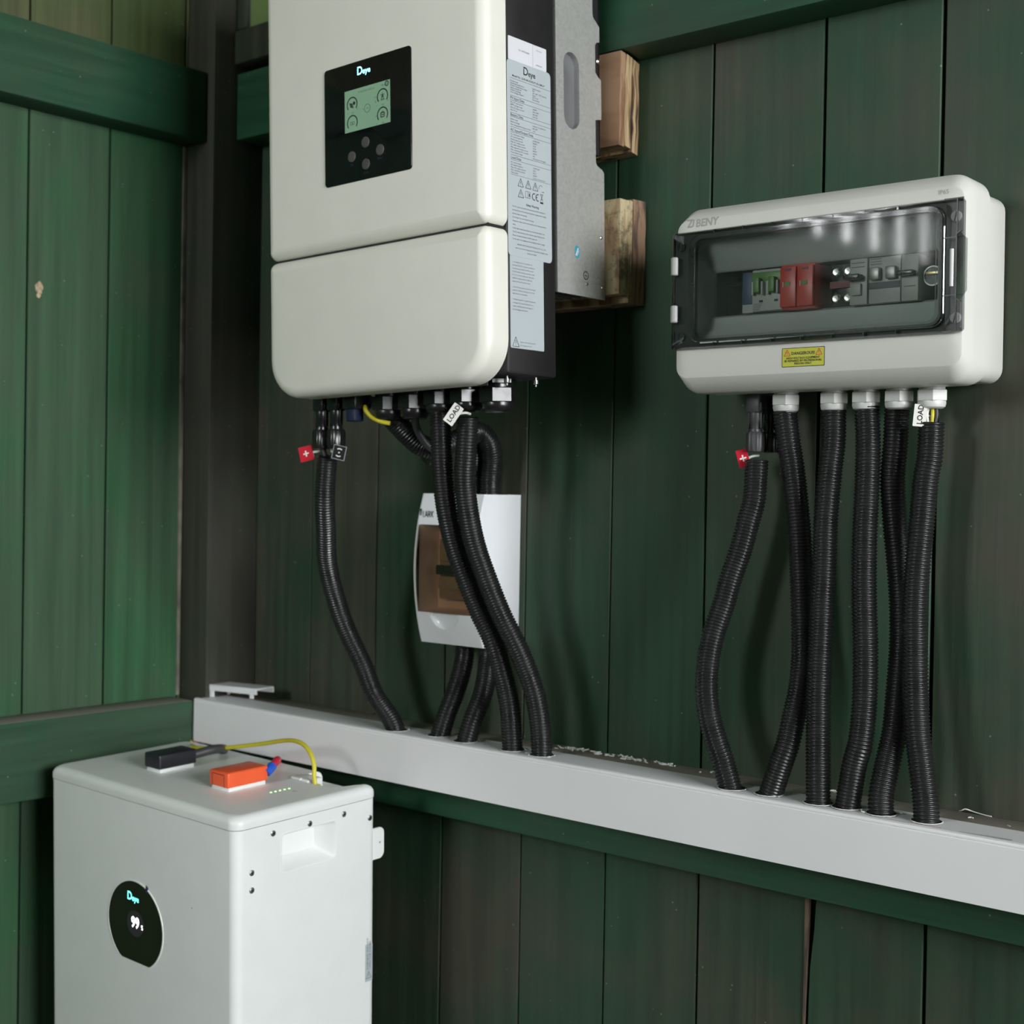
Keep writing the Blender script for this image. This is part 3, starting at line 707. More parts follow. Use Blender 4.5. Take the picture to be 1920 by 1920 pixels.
sy.arc(0.0905, 0.0722, 0.0034, 0.0004, 40, 200, SIDE, SX + .0005, SX + .0006, 10); B1((.0925, .0690), (.0960, .0690), .0006)
obj('symbols', sy, 'ink', l2)
TX(l2, 'Safety Warning', 0.0034, 0.0762, 0.0502, 'ink', 0.018, 'CENTER')
TX(l2, 'The DC switch must first be disconnected and then maintenance\npersonnel need to be trained and allowed to operate after reading\nall instructions and warnings.\nDo not open the cover under live voltage.\nDangerous voltage may be present after power is disconnected for\nsafety.\nSurface high temperature. Please do not touch the cabinet case.\nThe AC output terminals of the inverter must be disconnected.\nPlease read the instructions carefully before use.\nFor the sake of the equipment do not install it in direct sunlight.', 0.00215, 0.0432, 0.0462, 'ink_grey', 0.008, 'LEFT', 0.00375 / 0.00215, 0.96)
TX(l2, 'NINGBO DEYE INVERTER TECHNOLOGY CO., LTD.\nAdd: No.26 South Yongjiang Road, Daqi, Beilun, NingBo, China\nMADE IN CHINA', 0.0021, 0.0745, 0.0072, 'ink_grey', 0.004, 'CENTER', 0.0038 / 0.0021)
l3 = lab(obj('notice_label', SD(0.0390, 0.0942, -0.1003, -0.0040, 0.0018, 0.0, 0.0002), 'label', inv), 'pale grey notice sticker below the rating plate')
T3 = lambda s_, y, z, dz: TX(l3, s_, 0.0021, y, z - .0009, 'ink_grey', 0.0, 'LEFT', dz / 0.0021, 0.98, .0003)
T3('1. For multiple inverters in parallel, the\nmaximum AC & DC currents of a single unit\nmust not exceed the AC and DC current.\nThe AC breaker must be connected to grid\nL1, L2, L3, N in the right order. When the\ninstallation is done check all cables and\nswitch on the unit as in the manual.', 0.0424, -.0106, .00335)
T3('2. Max. PV input power is twice of the rated\npower for the first 10 minutes; the inverter\nthen limits it to rated power.', 0.0430, -.0366, .00335)
T3('3. Monitoring platform: search the app store\nor Google Play Store and download it, or\nregister with the inverter web page and\nbind the logger serial number.', 0.0428, -.0494, .0035)
t3 = MB(); tri(t3, 0.0474, -0.0948, 0.0100, .0006, SIDE, SX + .0002, SX + .0003); obj('symbols', t3, 'ink', l3)
T3('Caution: risk of electric shock\ndo not open the cover', 0.0543, -.0932, .0034)

# underside: glands, connectors, studs
def gland_parts(parent, c, r, L, mat, n_hex=6, phase=0.2):
    """collar, hexagonal nut and domed cap, pointing down"""
    x, y, z = c
    def hexa(rad, z0, z1, ch):
        rg = []
        for rr_, zz in ((rad - ch, z0), (rad, z0 - ch * .6), (rad, z1 + ch * .6), (rad - ch, z1)):
            rg.append([(x + rr_ * math.cos(phase + 2 * math.pi * i / n_hex), y + rr_ * math.sin(phase + 2 * math.pi * i / n_hex), zz) for i in range(n_hex)])
        return rg
    g = obj('cable_gland', MB().loft(hexa(r, z, z - L * .17, r * .08)), mat, parent, sharp=20)
    obj('gland_thread', MB().lathe([(r * .80, z - L * .16 - 0), (r * .80, z - L * .30)], (x, y, 0), 'z', 20), mat, g)
    obj('cap_nut', MB().loft(hexa(r * 1.0, z - L * .26, z - L * .72, r * .10)), mat, g, sharp=20)
    obj('cap_dome', MB().lathe([(r * .86, z - L * .70), (r * .88, z - L * .80), (r * .82, z - L * .93), (r * .66, z - L)], (x, y, 0), 'z', 24), mat, g)
    return g
for gx, gr, gl in ((-0.2600, 0.0120, 0.022), (-0.2170, 0.0195, 0.036), (-0.1755, 0.0190, 0.037), (-0.1357, 0.0190, 0.033), (-0.0955, 0.0190, 0.033), (-0.0505, 0.0205, 0.036)):
    gland_parts(inv, (gx, 0.075, -0.1275), gr, gl, 'black_gloss', 6, -0.09)
for (yy, xx) in ((0.0520, -0.018), (0.0900, -0.010)):
    o = obj('stud', MB().lathe([(0.0018, -0.1275), (0.0018, -0.1305), (0.0031, -0.1306), (0.0031, -0.1345), (0.0014, -0.1352), (0.0012, -0.1375)], (xx, yy, 0), 'z', 14), 'darksteel', inv)
obj('type_plate', MB().box(-0.066, -0.037, 0.0425, 0.0435, -0.1370, -0.1285), 'button', inv)
sp_ = obj('signal_plug', MB().box(-0.269, -0.247, 0.050, 0.072, -0.1500, -0.128, bev=0.002), 'black_gloss', inv)
lab(obj('plug_insert', MB().box(-0.2660, -0.2510, 0.053, 0.068, -0.1640, -0.1495, bev=0.0015), 'navy', sp_), 'dark blue plug insert')

def mc_connector(c, s, mat, label, group):
    """plug in pair of solar connectors, pointing down; origin at the top"""
    t = thing('solar_connector', label, 'connector', c, None, group)
    obj('socket', MB().box(-.0085 * s, .0085 * s, -.0085 * s, .0085 * s, -.022 * s, 0, bev=.002 * s).box(-.0098 * s, .0098 * s, -.005 * s, .005 * s, -.020 * s, -.010 * s, bev=.001), mat, t)
    obj('barrel', MB().lathe([(.0074 * s, -.0215 * s), (.0078 * s, -.030 * s), (.0062 * s, -.034 * s), (.0058 * s, -.040 * s), (.0076 * s, -.0405 * s), (.0078 * s, -.044 * s)], n=22), mat, t)
    obj('clip', MB().box(-.0092 * s, -.0066 * s, -.0025 * s, .0025 * s, -.040 * s, -.018 * s, bev=.0008).box(.0066 * s, .0092 * s, -.0025 * s, .0025 * s, -.040 * s, -.018 * s, bev=.0008), mat, t)
    obj('cap_nut', MB().lathe([(.0092 * s, -.0435 * s), (.0112 * s, -.0465 * s), (.0112 * s, -.0620 * s), (.0100 * s, -.0660 * s), (.0050 * s, -.0665 * s)], n=48, flute=(12, -.063 * s, -.046 * s, .10)), mat, t)
    return t
mc_connector(INV(-0.3135, 0.06, -0.128), 1.0, 'black_gloss', 'black solar connector under the inverter beside the red plus tag', 'solar connectors under the inverter')
mc_connector(INV(-0.2885, 0.06, -0.128), 1.0, 'black_gloss', 'black solar connector under the inverter beside the black minus tag', 'solar connectors under the inverter')

# ------------------------------------------------------------------ breaker box with clear lid
BO = Vector((1.16, -0.11, 1.26)); BR_ = rotvec((0.75, 0, 0.16))
bx = thing('breaker_box', 'light grey breaker box with clear smoked lid on the right of the wall', 'breaker box', BO, BR_.to_euler())
BX = lambda x, y, z: tuple(BO + BR_ @ Vector((x, y, z)))
# base shell (open to the front)
obj('base', MB().loft(rings_rr(FRONT, [(-.288, -.004, .006, .168, .010, -.052), (-.288, -.004, .006, .168, .010, -.104), ]), False, True)
    .loft(rings_rr(FRONT, [(-.288, -.004, .006, .168, .010, -.052), (-.2945, .0035, -.0005, .1745, .014, -.052), (-.2945, .0035, -.0005, .1745, .014, -.100), (-.2915, .0005, .0025, .1715, .012, -.108)], n=6), False, True), 'box', bx)
r5 = (.030, .030, .030, .030); r4 = (.020,) * 4
obj('cover', MB().loft(rings_rr(FRONT, [
    (-.2925, .0015, .0015, .1725, .012, -.0515), (-.2985, .0080, -.0050, .1830, .020, -.0515), (-.2990, .0085, -.0055, .1835, .020, -.020), (-.2985, .0080, -.0040, .1825, .020, -.014),
    (-.2965, .0050, .0095, .1700, .012, 0.0), (-.2960, .0045, .0105, .1690, .012, 0.0004),
    (-.2860, -.0060, .0440, .1535, .006, 0.0004), (-.2860, -.0060, .0440, .1535, .006, -.010),
    (-.2790, -.0110, .0480, .1490, .014, -.011)], n=8), False, False), 'box', bx)
obj('inner_mask', MB().loft(rings_rr(FRONT, [(-.2800, -.0100, .0470, .1500, .016, -.0105), (-.2745, -.0265, .0600, .1330, .010, -.024), (-.2715, -.0300, .0720, .1215, .004, -.027), (-.2709, -.0308, .0740, .1190, .002, -.030), (-.2709, -.0308, .0740, .1190, .002, -.034)], n=8), False, False), 'mask', bx)
obj('din_rail', MB().box(-.284, -.008, .078, .081, .080, .115).box(-.284, -.008, .074, .078, .112, .115).box(-.284, -.008, .074, .078, .080, .083), 'steel', bx)
lid = lab(obj('lid', MB().loft(rings_rr(FRONT, [
    (-.2790, -.0100, .0435, .1535, .011, .0006), (-.2985, .0070, .0395, .1570, .003, .0006), (-.2995, .0075, .0390, .1575, .003, .0050), (-.2970, .0060, .0405, .1560, .004, .0075),
    (-.2770, -.0115, .0450, .1520, .012, .0080), (-.2770, -.0115, .0450, .1520, .012, .0020), (-.2790, -.0100, .0435, .1535, .011, .0006)], n=8), False, False), 'lid_smoke', bx), 'smoked clear lid frame')
lab(obj('lid_rim', MB().loft(rings_rr(FRONT, [(-.2775, -.0110, .0447, .1523, .0125, .0072), (-.2775, -.0110, .0447, .1523, .0125, .0092), (-.2708, -.0168, .0500, .1472, .0085, .0092), (-.2704, -.0171, .0504, .1468, .0080, .0072)], n=8), False, False), 'lid_smoke', lid), 'dark raised rim around the pane')
obj('gasket', MB().loft(rings_rr(FRONT, [(-.2765, -.0120, .0455, .1515, .0120, .0064), (-.2735, -.0145, .0480, .1490, .0105, .0064), (-.2735, -.0145, .0480, .1490, .0105, .0050), (-.2765, -.0120, .0455, .1515, .0120, .0050)], n=8), False, False, close=True), 'black_gloss', lid)
lab(obj('lid_pane', MB().loft(rings_rr(FRONT, [(-.2705, -.0170, .0502, .1470, .0085, .0085), (-.2700, -.0175, .0507, .1465, .008, .0088)], n=8), False, True), 'lid_clear', lid, 3), 'clear pane of the lid')
for xr in (-.2482, -.2155, -.1830, -.1505, -.1185, -.0860, -.0540):
    for z0, z1 in ((.0408, .0440), (.1530, .1562)):
        obj('rib', MB().box(xr - .0006, xr + .0006, -.0082, -.0010, z0, z1), 'lid_tab', lid)
for p_, q_ in (((-.0100, .1225), (.0078, .1225)), ((.0022, .1565), (.0022, .1225)), ((-.0100, .0715), (.0078, .0715)), ((.0022, .0395), (.0022, .0715)), ((-.0100, .1568), (.0078, .1568)), ((-.0100, .0397), (.0078, .0397))):
    obj('lid_edge', MB().bar(p_, q_, .0009, FRONT, .0072, .0084), 'black_gloss', lid)
obj('edge_band', MB().loft(rings_rr(FRONT, [(-.2975, -.0105, .0400, .1565, .003, .0012), (-.2760, -.0125, .0460, .1510, .011, .0012)], n=8), False, False), pm('black_lid_band', (0.020, 0.020, 0.022), 0.4), bx)  # black band under the smoked frame keeps its edges dark
# hinge, screws and latch
for z0, z1 in ((.1140, .1326), (.0660, .0836)):
    lab(obj('hinge', MB().lathe([(.0030, z0), (.0042, z0 + .001), (.0042, z1 - .001), (.0030, z1)], (-.2950, -.0070, 0), 'z', 16), 'emboss', bx), 'pale hinge barrel')
for xs, zs in ((-.2905, .1435), (-.2895, .0520), (-.0012, .1419), (-.0006, .0521)):
    s_ = obj('lid_screw', MB().lathe([(.0050, -.0008), (.0050, -.0028), (.0044, -.0034), (.0010, -.0035)], (xs, 0, zs), 'y', 20), 'gland_grey' if xs > -.1 else 'black_gloss', bx)
    obj('slot', MB().bar((xs - .001, zs - .0042), (xs + .001, zs + .0042), .0012, FRONT, .0034, .0037), 'ink_grey', s_)
lat = lab(obj('latch', MB().poly([(.0030, .0690), (.0065, .0665), (.0125, .0745), (.0125, .1200), (.0065, .1265), (.0030, .1245)], FRONT, .0095, .0110), 'lid_tab', bx), 'clear latch tab')
obj('latch_edge', MB().bar((.0030, .0680), (.0030, .1250), .0010, FRONT, .0090, .0112).bar((.0030, .1250), (.0075, .1275), .0008, FRONT, .0090, .0112).bar((.0030, .0680), (.0075, .0655), .0008, FRONT, .0090, .0112), 'black_gloss', lat)
obj('latch_pin', MB().lathe([(.0020, .0790), (.0020, .1120)], (-.0012, -.0100, 0), 'z', 12), 'gland_grey', lat)
# prints
text('emboss_lettering', bx, 'emboss', 'BENY', 0.0108, (-.2752, -.0006, .1625), ROT_FRONT, 0.03, 'LEFT', 1, 1.0, 0.15)
obj('emboss_mark', MB().bar((-.2850, .1700), (-.2775, .1700), .0016, FRONT, .0004, .0007).bar((-.2845, .1632), (-.2785, .1632), .0016, FRONT, .0004, .0007).bar((-.2790, .1700), (-.2835, .1632), .0016, FRONT, .0004, .0007).bar((-.2765, .1700), (-.2780, .1632), .0016, FRONT, .0004, .0007), 'emboss', bx)
text('emboss_lettering', bx, 'emboss', 'IP65', 0.0058, (-.0190, -.0006, .1632), ROT_FRONT, 0.006)
wl_ = lab(obj('warning_label', FR(-.1743, -.1288, .0158, .0342, .0008, .0004, .0006), 'ink', bx), 'yellow danger sticker with black border')
obj('yellow_field', FR(-.1737, -.1294, .0164, .0336, .0006, .0006, .0007), 'warn_yellow', wl_)
wt = MB(); tri(wt, -.1685, .0288, .0062, .0007, FRONT, .0007, .0009); tri(wt, -.1346, .0288, .0062, .0007, FRONT, .0007, .0009); obj('hazard_triangles', wt, 'warn_red', wl_)
text('lettering', wl_, 'ink', 'DANGEROUS!', 0.0040, (-.1515, -.0009, .0274), ROT_FRONT, 0.02, 'CENTER')
text('lettering', wl_, 'ink', 'HIGH VOLTAGE EQUIPMENT\nBE REPAIRED BY PROFESSIONAL\nPERSON ONLY', 0.0028, (-.1515, -.0009, .0233), ROT_FRONT, 0.016, 'CENTER', 0.95)
for gx in (-.2003, -.1470, -.1130, -.0790, -.0460):
    gland_parts(bx, (gx, .055, -.0005), .0150, .0245, 'gland_grey', 6, -0.05)

# devices behind the pane (each stands on the rail inside the box)
def device(name, label, x0, x1, z0, z1, mat, build=None, yf=.020, cat='circuit breaker'):
    t = thing(name, label, cat, BX((x0 + x1) / 2, .05, .098), BR_.to_euler())
    cx = (x0 + x1) / 2; off = Matrix.Translation((-cx, -.05, -.098))
    def part(n_, mb, m_, par=None):
        o = obj(n_, mb, m_, par or t); 
        if par is None: o.matrix_parent_inverse = off
        return o
    b_ = part('body', MB().box(x0 + .0002, x1 - .0002, yf, .074, z0, z1, bev=.0008), mat)
    if build: build(part, x0, x1, z0, z1, yf)
    return t
def b_green(part, x0, x1, z0, z1, yf):
    w = (x1 - x0) / 2
    for k in range(2):
        a = x0 + k * w
        part('switch_housing', MB().box(a + .002, a + .0045, yf - .005, yf, .0905, .1040, bev=.0008).box(a + w - .0045, a + w - .002, yf - .005, yf, .0905, .1040, bev=.0008), 'grey_dev')
        part('toggle', MB().box(a + .0050, a + w - .0050, yf - .0075, yf, .0925, .1075, bev=.0012), 'green_dev')
        part('window', MB().box(a + .0085, a + .0125, yf - .0003, yf + .001, .0835, .0858), 'ink')
    part('top_band', MB().box(x0 + .0005, x1 - .0005, yf - .0006, yf + .004, .1040, .1135, bev=.0006), 'green_dev')
    pr = MB()
    for k in range(4): pr.bar((x0 + .002, .0820 - k * .0018), (x0 + .012 - k * .001, .0820 - k * .0018), .0005, FRONT, -yf, -yf + .0002)
    part('print', pr, 'ink_grey')
def b_red(part, x0, x1, z0, z1, yf):
    w = (x1 - x0) / 2
    for k in range(2):
        a = x0 + k * w
        part('cartridge', MB().box(a + .0006, a + w - .0006, yf - .004, yf, z0 + .002, z1 - .002, bev=.001), 'red_dev')
        part('indicator', MB().box(a + .006, a + .012, yf - .0045, yf - .003, .0965, .1005), 'green_dev')
        part('indicator_edge', MB().box(a + .0038, a + .0048, yf - .0045, yf - .003, .0955, .1005), 'label')
        part('print', MB().box(a + .006, a + .013, yf - .0043, yf - .0035, .1110, .1135), 'maroon')
def b_rcbo(part, x0, x1, z0, z1, yf):
    part('toggle', MB().box(x0 - .002, x1 - .004, yf - .011, yf, .0965, .1015, bev=.001), 'black_gloss')
    part('test_button', MB().box(x0 + .003, x1 - .0055, yf - .003, yf, .0820, .0935, bev=.001), 'grey_dev')
    pr = MB()
    for k in range(2): pr.bar((x0 + .002, .1130 - k * .004), (x1 - .003, .1130 - k * .004), .0008, FRONT, -yf, -yf + .0002)
    part('print', pr, 'ink_grey')
def b_double(part, x0, x1, z0, z1, yf):
    w = (x1 - x0) / 2
    for k in range(2):
        a = x0 + k * w; part('toggle', MB().box(a + .003, a + w - .003, yf - .006, yf, .0950, .1065, bev=.001), 'darksteel')
    part('lower_band', MB().box(x0 + .001, x1 - .001, yf - .001, yf, .0870, .0930), 'ink_grey')
    pr = MB()
    for k in range(3): pr.bar((x0 + .002, .1150 - k * .0025), (x0 + .013, .1150 - k * .0025), .0006, FRONT, -yf, -yf + .0002)
    part('print', pr, 'ink_grey')
def b_single(part, x0, x1, z0, z1, yf):
    part('toggle', MB().box(x0 - .001, x1 - .002, yf - .009, yf, .0965, .1010, bev=.001), 'black_gloss')
    part('print', MB().bar((x0 + .003, .0870), (x1 - .003, .0870), .0008, FRONT, -yf, -yf + .0002), 'ink_grey')
device('terminal_block', 'dark blue terminal block left of the green switches', -.2345, -.2212, .0745, .1150, 'grey_dev', lambda part, x0, x1, z0, z1, yf: part('blue_face', MB().box(x0 + .0008, x1 - .0008, yf - .0012, yf + .002, .0830, z1 - .0005, bev=.0006), 'blue_dev'), .024, 'terminal')
device('circuit_breaker', 'double breaker with green toggles inside the clear lid', -.2208, -.1868, .0750, .1160, 'grey_dev', b_green)
device('surge_protector', 'red double surge protector inside the clear lid', -.1866, -.1495, .0740, .1175, 'red_dev', b_red, .018, 'surge protector')
def b_term(part, x0, x1, z0, z1, yf):
    part('maroon_strip', MB().box(x0, x1, yf - .003, yf, .0925, .0990), 'maroon')
    for xx in (x0 + .007, x0 + .0195):
        for zz in (.0825, .1080):
            part('screw', MB().lathe([(.0042, yf), (.0042, yf - .004), (.0030, yf - .005), (.0005, yf - .0048)], (xx, 0, zz), 'y', 14), 'steel')
device('terminal_block', 'black terminal block with steel screws and a maroon strip', -.1408, -.1152, .0745, .1160, 'black_gloss', b_term, .034, 'terminal')
device('circuit_breaker', 'grey residual breaker with black toggle and test button', -.1145, -.0962, .0735, .1170, 'grey_dev', b_rcbo)
device('circuit_breaker', 'grey double breaker with two dark rocker switches', -.0950, -.0628, .0735, .1165, 'grey_dev', b_double)
device('circuit_breaker', 'narrow grey breaker at the right end of the rail', -.0625, -.0455, .0735, .1165, 'grey_dev', b_single)
gt = thing('glass_fuse_holder', 'small round brass topped fuse holder at the far right behind the pane', 'fuse', BX(-.0358, .03, .096), BR_.to_euler())
obj('holder', MB().lathe([(.0085, .0), (.0085, .004), (.0060, .006), (.0060, .030)], ax='y', n=24), 'black_gloss', gt)
obj('ring', MB().arc(0, 0, .0088, .0012, 0, 360, FRONT, .0002, .0010), 'darksteel', gt)
obj('brass_bar', MB().box(-.0065, .0065, -.0020, .0, .0010, .0042, bev=.0005), pm('brass', (0.62, 0.52, 0.30), 0.35, metal=0.7), gt)

mc_connector((0.9245, -0.055, 1.2560), 0.90, 'grey_cable', 'dark grey solar connector under the breaker box with red plus tag', 'solar connectors under the breaker box')
mc_connector((0.9265, -0.028, 1.2560), 0.90, 'black_gloss', 'black solar connector half hidden behind the one with the red tag', 'solar connectors under the breaker box')

# ------------------------------------------------------------------ small distribution box
LX0, LX1, LZ0, LZ1 = 0.4625, 0.5650, 0.9635, 1.1472
def ly(z):
    t = (z - LZ0) / (LZ1 - LZ0)
    return -(0.0655 + (0.0020) * t + 0.0155 * (1 - (2 * t - 0.98) ** 2))
sb = thing('distribution_box', 'small white breaker enclosure with brown tinted window behind the conduits', 'breaker box', (0.514, 0, 1.055))
SBI = Matrix.Translation((-0.514, 0, -1.055))
def sbo(name, mb, mat, par=None, sharp=38):
    o = obj(name, mb, mat, par or sb, sharp)
    if par is None: o.matrix_parent_inverse = SBI
    return o
WX0, WX1, WZ0, WZ1 = 0.4672, 0.5560, 1.0020, 1.1090
N = 28
def strip(x0, x1, z0, z1, n=N, dent=False, nx=1):
    mb = MB(); g = []
    for k in range(n + 1):
        z = z0 + (z1 - z0) * k / n; row = []
        for i in range(nx + 1):
            x = x0 + (x1 - x0) * i / nx; y = ly(z)
            if dent:
                q = ((x - 0.5095) / 0.0235) ** 2 + ((z - 1.0035) / 0.0215) ** 2
                if q < 1: y += 0.0075 * (1 - q) ** 0.6
            row.append((x, y, z))
        g.append(row)
    vs = [p for r_ in g for p in r_]; fs = []
    for k in range(n):
        for i in range(nx): a = k * (nx + 1) + i; fs.append((a, a + 1, a + nx + 2, a + nx + 1))
    return mb.add(vs, fs)
shell = MB()
for a in (strip(LX0 + .002, WX0, LZ0, LZ1), strip(WX1, LX1 - .001, LZ0, LZ1), strip(WX0, WX1, WZ1, LZ1, 10), strip(WX0, WX1, LZ0, WZ0, 40, True, 60)):
    shell.add(a.v, a.f)
sbo('front_cover', shell, 'lark')
sidep = [(ly(LZ0 + (LZ1 - LZ0) * k / N) + 0.0006, LZ0 + (LZ1 - LZ0) * k / N) for k in range(N + 1)] + [(-0.0005, LZ1), (-0.0005, LZ0)]
ed = MB()
n_ = len(sidep)
ed.add([SIDE(u, v, LX0) for u, v in sidep] + [SIDE(u, v, LX1) for u, v in sidep], [tuple(range(n_)), tuple(range(2 * n_ - 1, n_ - 1, -1))])
ed.add([SIDE(sidep[N][0], LZ1, LX0), SIDE(sidep[N][0], LZ1, LX1), SIDE(-.0005, LZ1, LX1), SIDE(-.0005, LZ1, LX0)], [(0, 1, 2, 3)])
ed.add([SIDE(sidep[0][0], LZ0, LX0), SIDE(sidep[0][0], LZ0, LX1), SIDE(-.0005, LZ0, LX1), SIDE(-.0005, LZ0, LX0)], [(0, 1, 2, 3)])
for xa, xb in ((LX0, LX0 + .002), (LX1 - .001, LX1)):
    o_ = len(ed.v)
    ed.add([(xa if xa == LX0 else xb, u, v) for u, v in sidep[:N + 1]] + [(xb if xa == LX0 else xa, u - .0006, v) for u, v in sidep[:N + 1]], [(k, k + 1, N + 2 + k, N + 1 + k) for k in range(N)])
sbo('housing', ed, 'lark', sharp=30)
sbo('window_recess', MB().add([(WX0, ly(WZ0), WZ0), (WX1, ly(WZ0), WZ0), (WX1, ly(WZ1), WZ1), (WX0, ly(WZ1), WZ1), (WX0 + .006, -.048, WZ0 + .004), (WX1 - .004, -.048, WZ0 + .004), (WX1 - .004, -.048, WZ1 - .004), (WX0 + .006, -.048, WZ1 - .004)], [(0, 1, 5, 4), (1, 2, 6, 5), (2, 3, 7, 6), (3, 0, 4, 7), (4, 5, 6, 7)]), 'lark', sharp=20)
win = strip(WX0, WX1, WZ0, WZ1, 24, False, 1)
win.v = [(x, y - .0012, z) for x, y, z in win.v]
o = sbo('tinted_window', win, 'brown_clear'); lab(o, 'brown tinted clear window')
text('lettering', sb, 'ink', 'LARK', 0.0120, (0.4700, ly(1.122) - .0009, 1.1175), ROT_FRONT, 0.01, 'LEFT', 1, 0.66).matrix_parent_inverse = SBI
sbo('maker_mark', MB().bar((.4655, 1.1165), (.4655, 1.1285), .0008, FRONT, -ly(1.122) + .0002, -ly(1.122) + .0005).bar((.4675, 1.1165), (.4675, 1.1285), .0008, FRONT, -ly(1.122) + .0002, -ly(1.122) + .0005).bar((.4655, 1.1245), (.4675, 1.1285), .0008, FRONT, -ly(1.122) + .0002, -ly(1.122) + .0005).bar((.4655, 1.1165), (.4675, 1.1205), .0008, FRONT, -ly(1.122) + .0002, -ly(1.122) + .0005), 'ink')
mcb = thing('circuit_breaker', 'grey breaker behind the brown tinted window', 'circuit breaker', (0.505, -0.045, 1.055))
MI = Matrix.Translation((-0.505, 0.045, -1.055))
for n2, mb, mt in (('body', MB().box(.486, .540, -.0600, -.0482, 1.018, 1.092, bev=.001), 'grey_dev'), ('toggle', MB().box(.488, .538, -.0700, -.0600, 1.048, 1.060, bev=.002), 'black_gloss'), ('lower_face', MB().box(.488, .538, -.0640, -.0600, 1.030, 1.046, bev=.001), 'grey_dev'), ('upper_face', MB().box(.488, .538, -.0630, -.0600, 1.064, 1.086, bev=.001), 'grey_dev')):
    obj(n2, mb, mt, mcb).matrix_parent_inverse = MI

# ------------------------------------------------------------------ trunking on the rail
TZ = 0.8525
tr = thing('cable_trunking', 'long white plastic cable trunking along the wall rail', 'trunking', (0.058, -0.078, 0.793))
TI = Matrix.Translation((-0.058, 0.078, -0.793))
def tro(name, mb, mat, par=None):
    o = obj(name, mb, mat, par or tr)
    if par is None: o.matrix_parent_inverse = TI
    return o
tro('channel', MB().box(0.059, 2.62, -0.1000, -0.0515, 0.7935, TZ - 0.0006, bev=0.0008, seg=1), 'pvc')
prof = [(-0.1052, 0.7925), (-0.1052, TZ - 0.0046), (-0.1043, TZ - 0.0042), (-0.1043, TZ - 0.0036), (-0.1050, TZ - 0.0032), (-0.1051, TZ - 0.0020), (-0.1046, TZ - 0.0004), (-0.1030, TZ + 0.0004), (-0.0985, TZ + 0.0004), (-0.0985, TZ - 0.0004), (-0.1003, TZ - 0.0010), (-0.1003, 0.7925)]
tro('cover_strip', MB().loft([[(0.058, y, z) for y, z in prof], [(2.622, y, z) for y, z in prof]]), 'pvc')
BASES = {'c1': (0.4395, -0.0835), 'c4': (0.5025, -0.0740), 'c5': (0.5515, -0.0800), 'c2': (0.6275, -0.0810), 'c3': (0.6715, -0.0820), 'r1': (0.9210, -0.0815), 'r2': (0.9620, -0.0780), 'r3': (1.0180, -0.0800), 'r4': (1.0467, -0.0775), 'r5': (1.0829, -0.0785), 'r6': (1.1275, -0.0775)}
for k, (bx_, by_) in BASES.items():
    h = tro('drilled_hole', MB().lathe([(0.0142, TZ - .0008), (0.0142, TZ + .00012)], (bx_, by_, 0), 'z', 28), 'ink')
    bu = MB()
    for q in range(40):
        a0 = 2 * math.pi * q / 40; a1 = 2 * math.pi * (q + 1) / 40; r0 = 0.0141; r1 = 0.0147 + random.uniform(0, .0009)
        bu.add([(bx_ + r0 * math.cos(a0), by_ + r0 * math.sin(a0), TZ + .0006), (bx_ + r0 * math.cos(a1), by_ + r0 * math.sin(a1), TZ + .0006), (bx_ + r1 * math.cos(a1), by_ + r1 * math.sin(a1), TZ), (bx_ + r1 * math.cos(a0), by_ + r1 * math.sin(a0), TZ)], [(0, 1, 2, 3)])
    obj('burr', bu, 'pvc_bits', h)
for pts, mt in (([(1.081, -.0975), (1.10, -.0970), (1.12, -.0962), (1.149, -.0950), (1.148, -.0935), (1.12, -.0953), (1.10, -.0962)], pm('pink_pen_mark', (0.50, 0.36, 0.42), 0.6, var=0.15, scale=120)), ([(1.166, -.0965), (1.19, -.0955), (1.213, -.0935), (1.213, -.0925), (1.19, -.0940)], pm('grey_pen_mark', (0.22, 0.22, 0.22), 0.6, var=0.2, scale=90))):
    tro('pen_mark', MB().poly(pts, PLAN, TZ - .0004, TZ + .00015), mt)

# offcut of trunking lid lying at the left end
off = thing('trunking_offcut', 'short white channel offcut lying on the left end of the trunking', 'offcut', (0.09, -0.06, TZ + .0005), (0, R(-1.0), R(7)))
obj('web', MB().box(-0.038, 0.060, -0.0180, 0.0180, 0.0155, 0.0180, bev=.0006, seg=1), 'pvc', off)
for y in (-0.0180, 0.0160): obj('flange', MB().box(-0.038, 0.060, y, y + .002, 0.0095, 0.0156), 'pvc', off)
obj('foot', MB().box(-0.031, -0.024, -0.0172, -0.0145, 0.0, 0.0160).box(-0.031, -0.024, 0.0130, 0.0165, 0.0, 0.0160), 'pvc', off)
obj('foot', MB().box(0.047, 0.053, -0.0172, -0.0145, 0.0035, 0.0160), 'pvc', off)

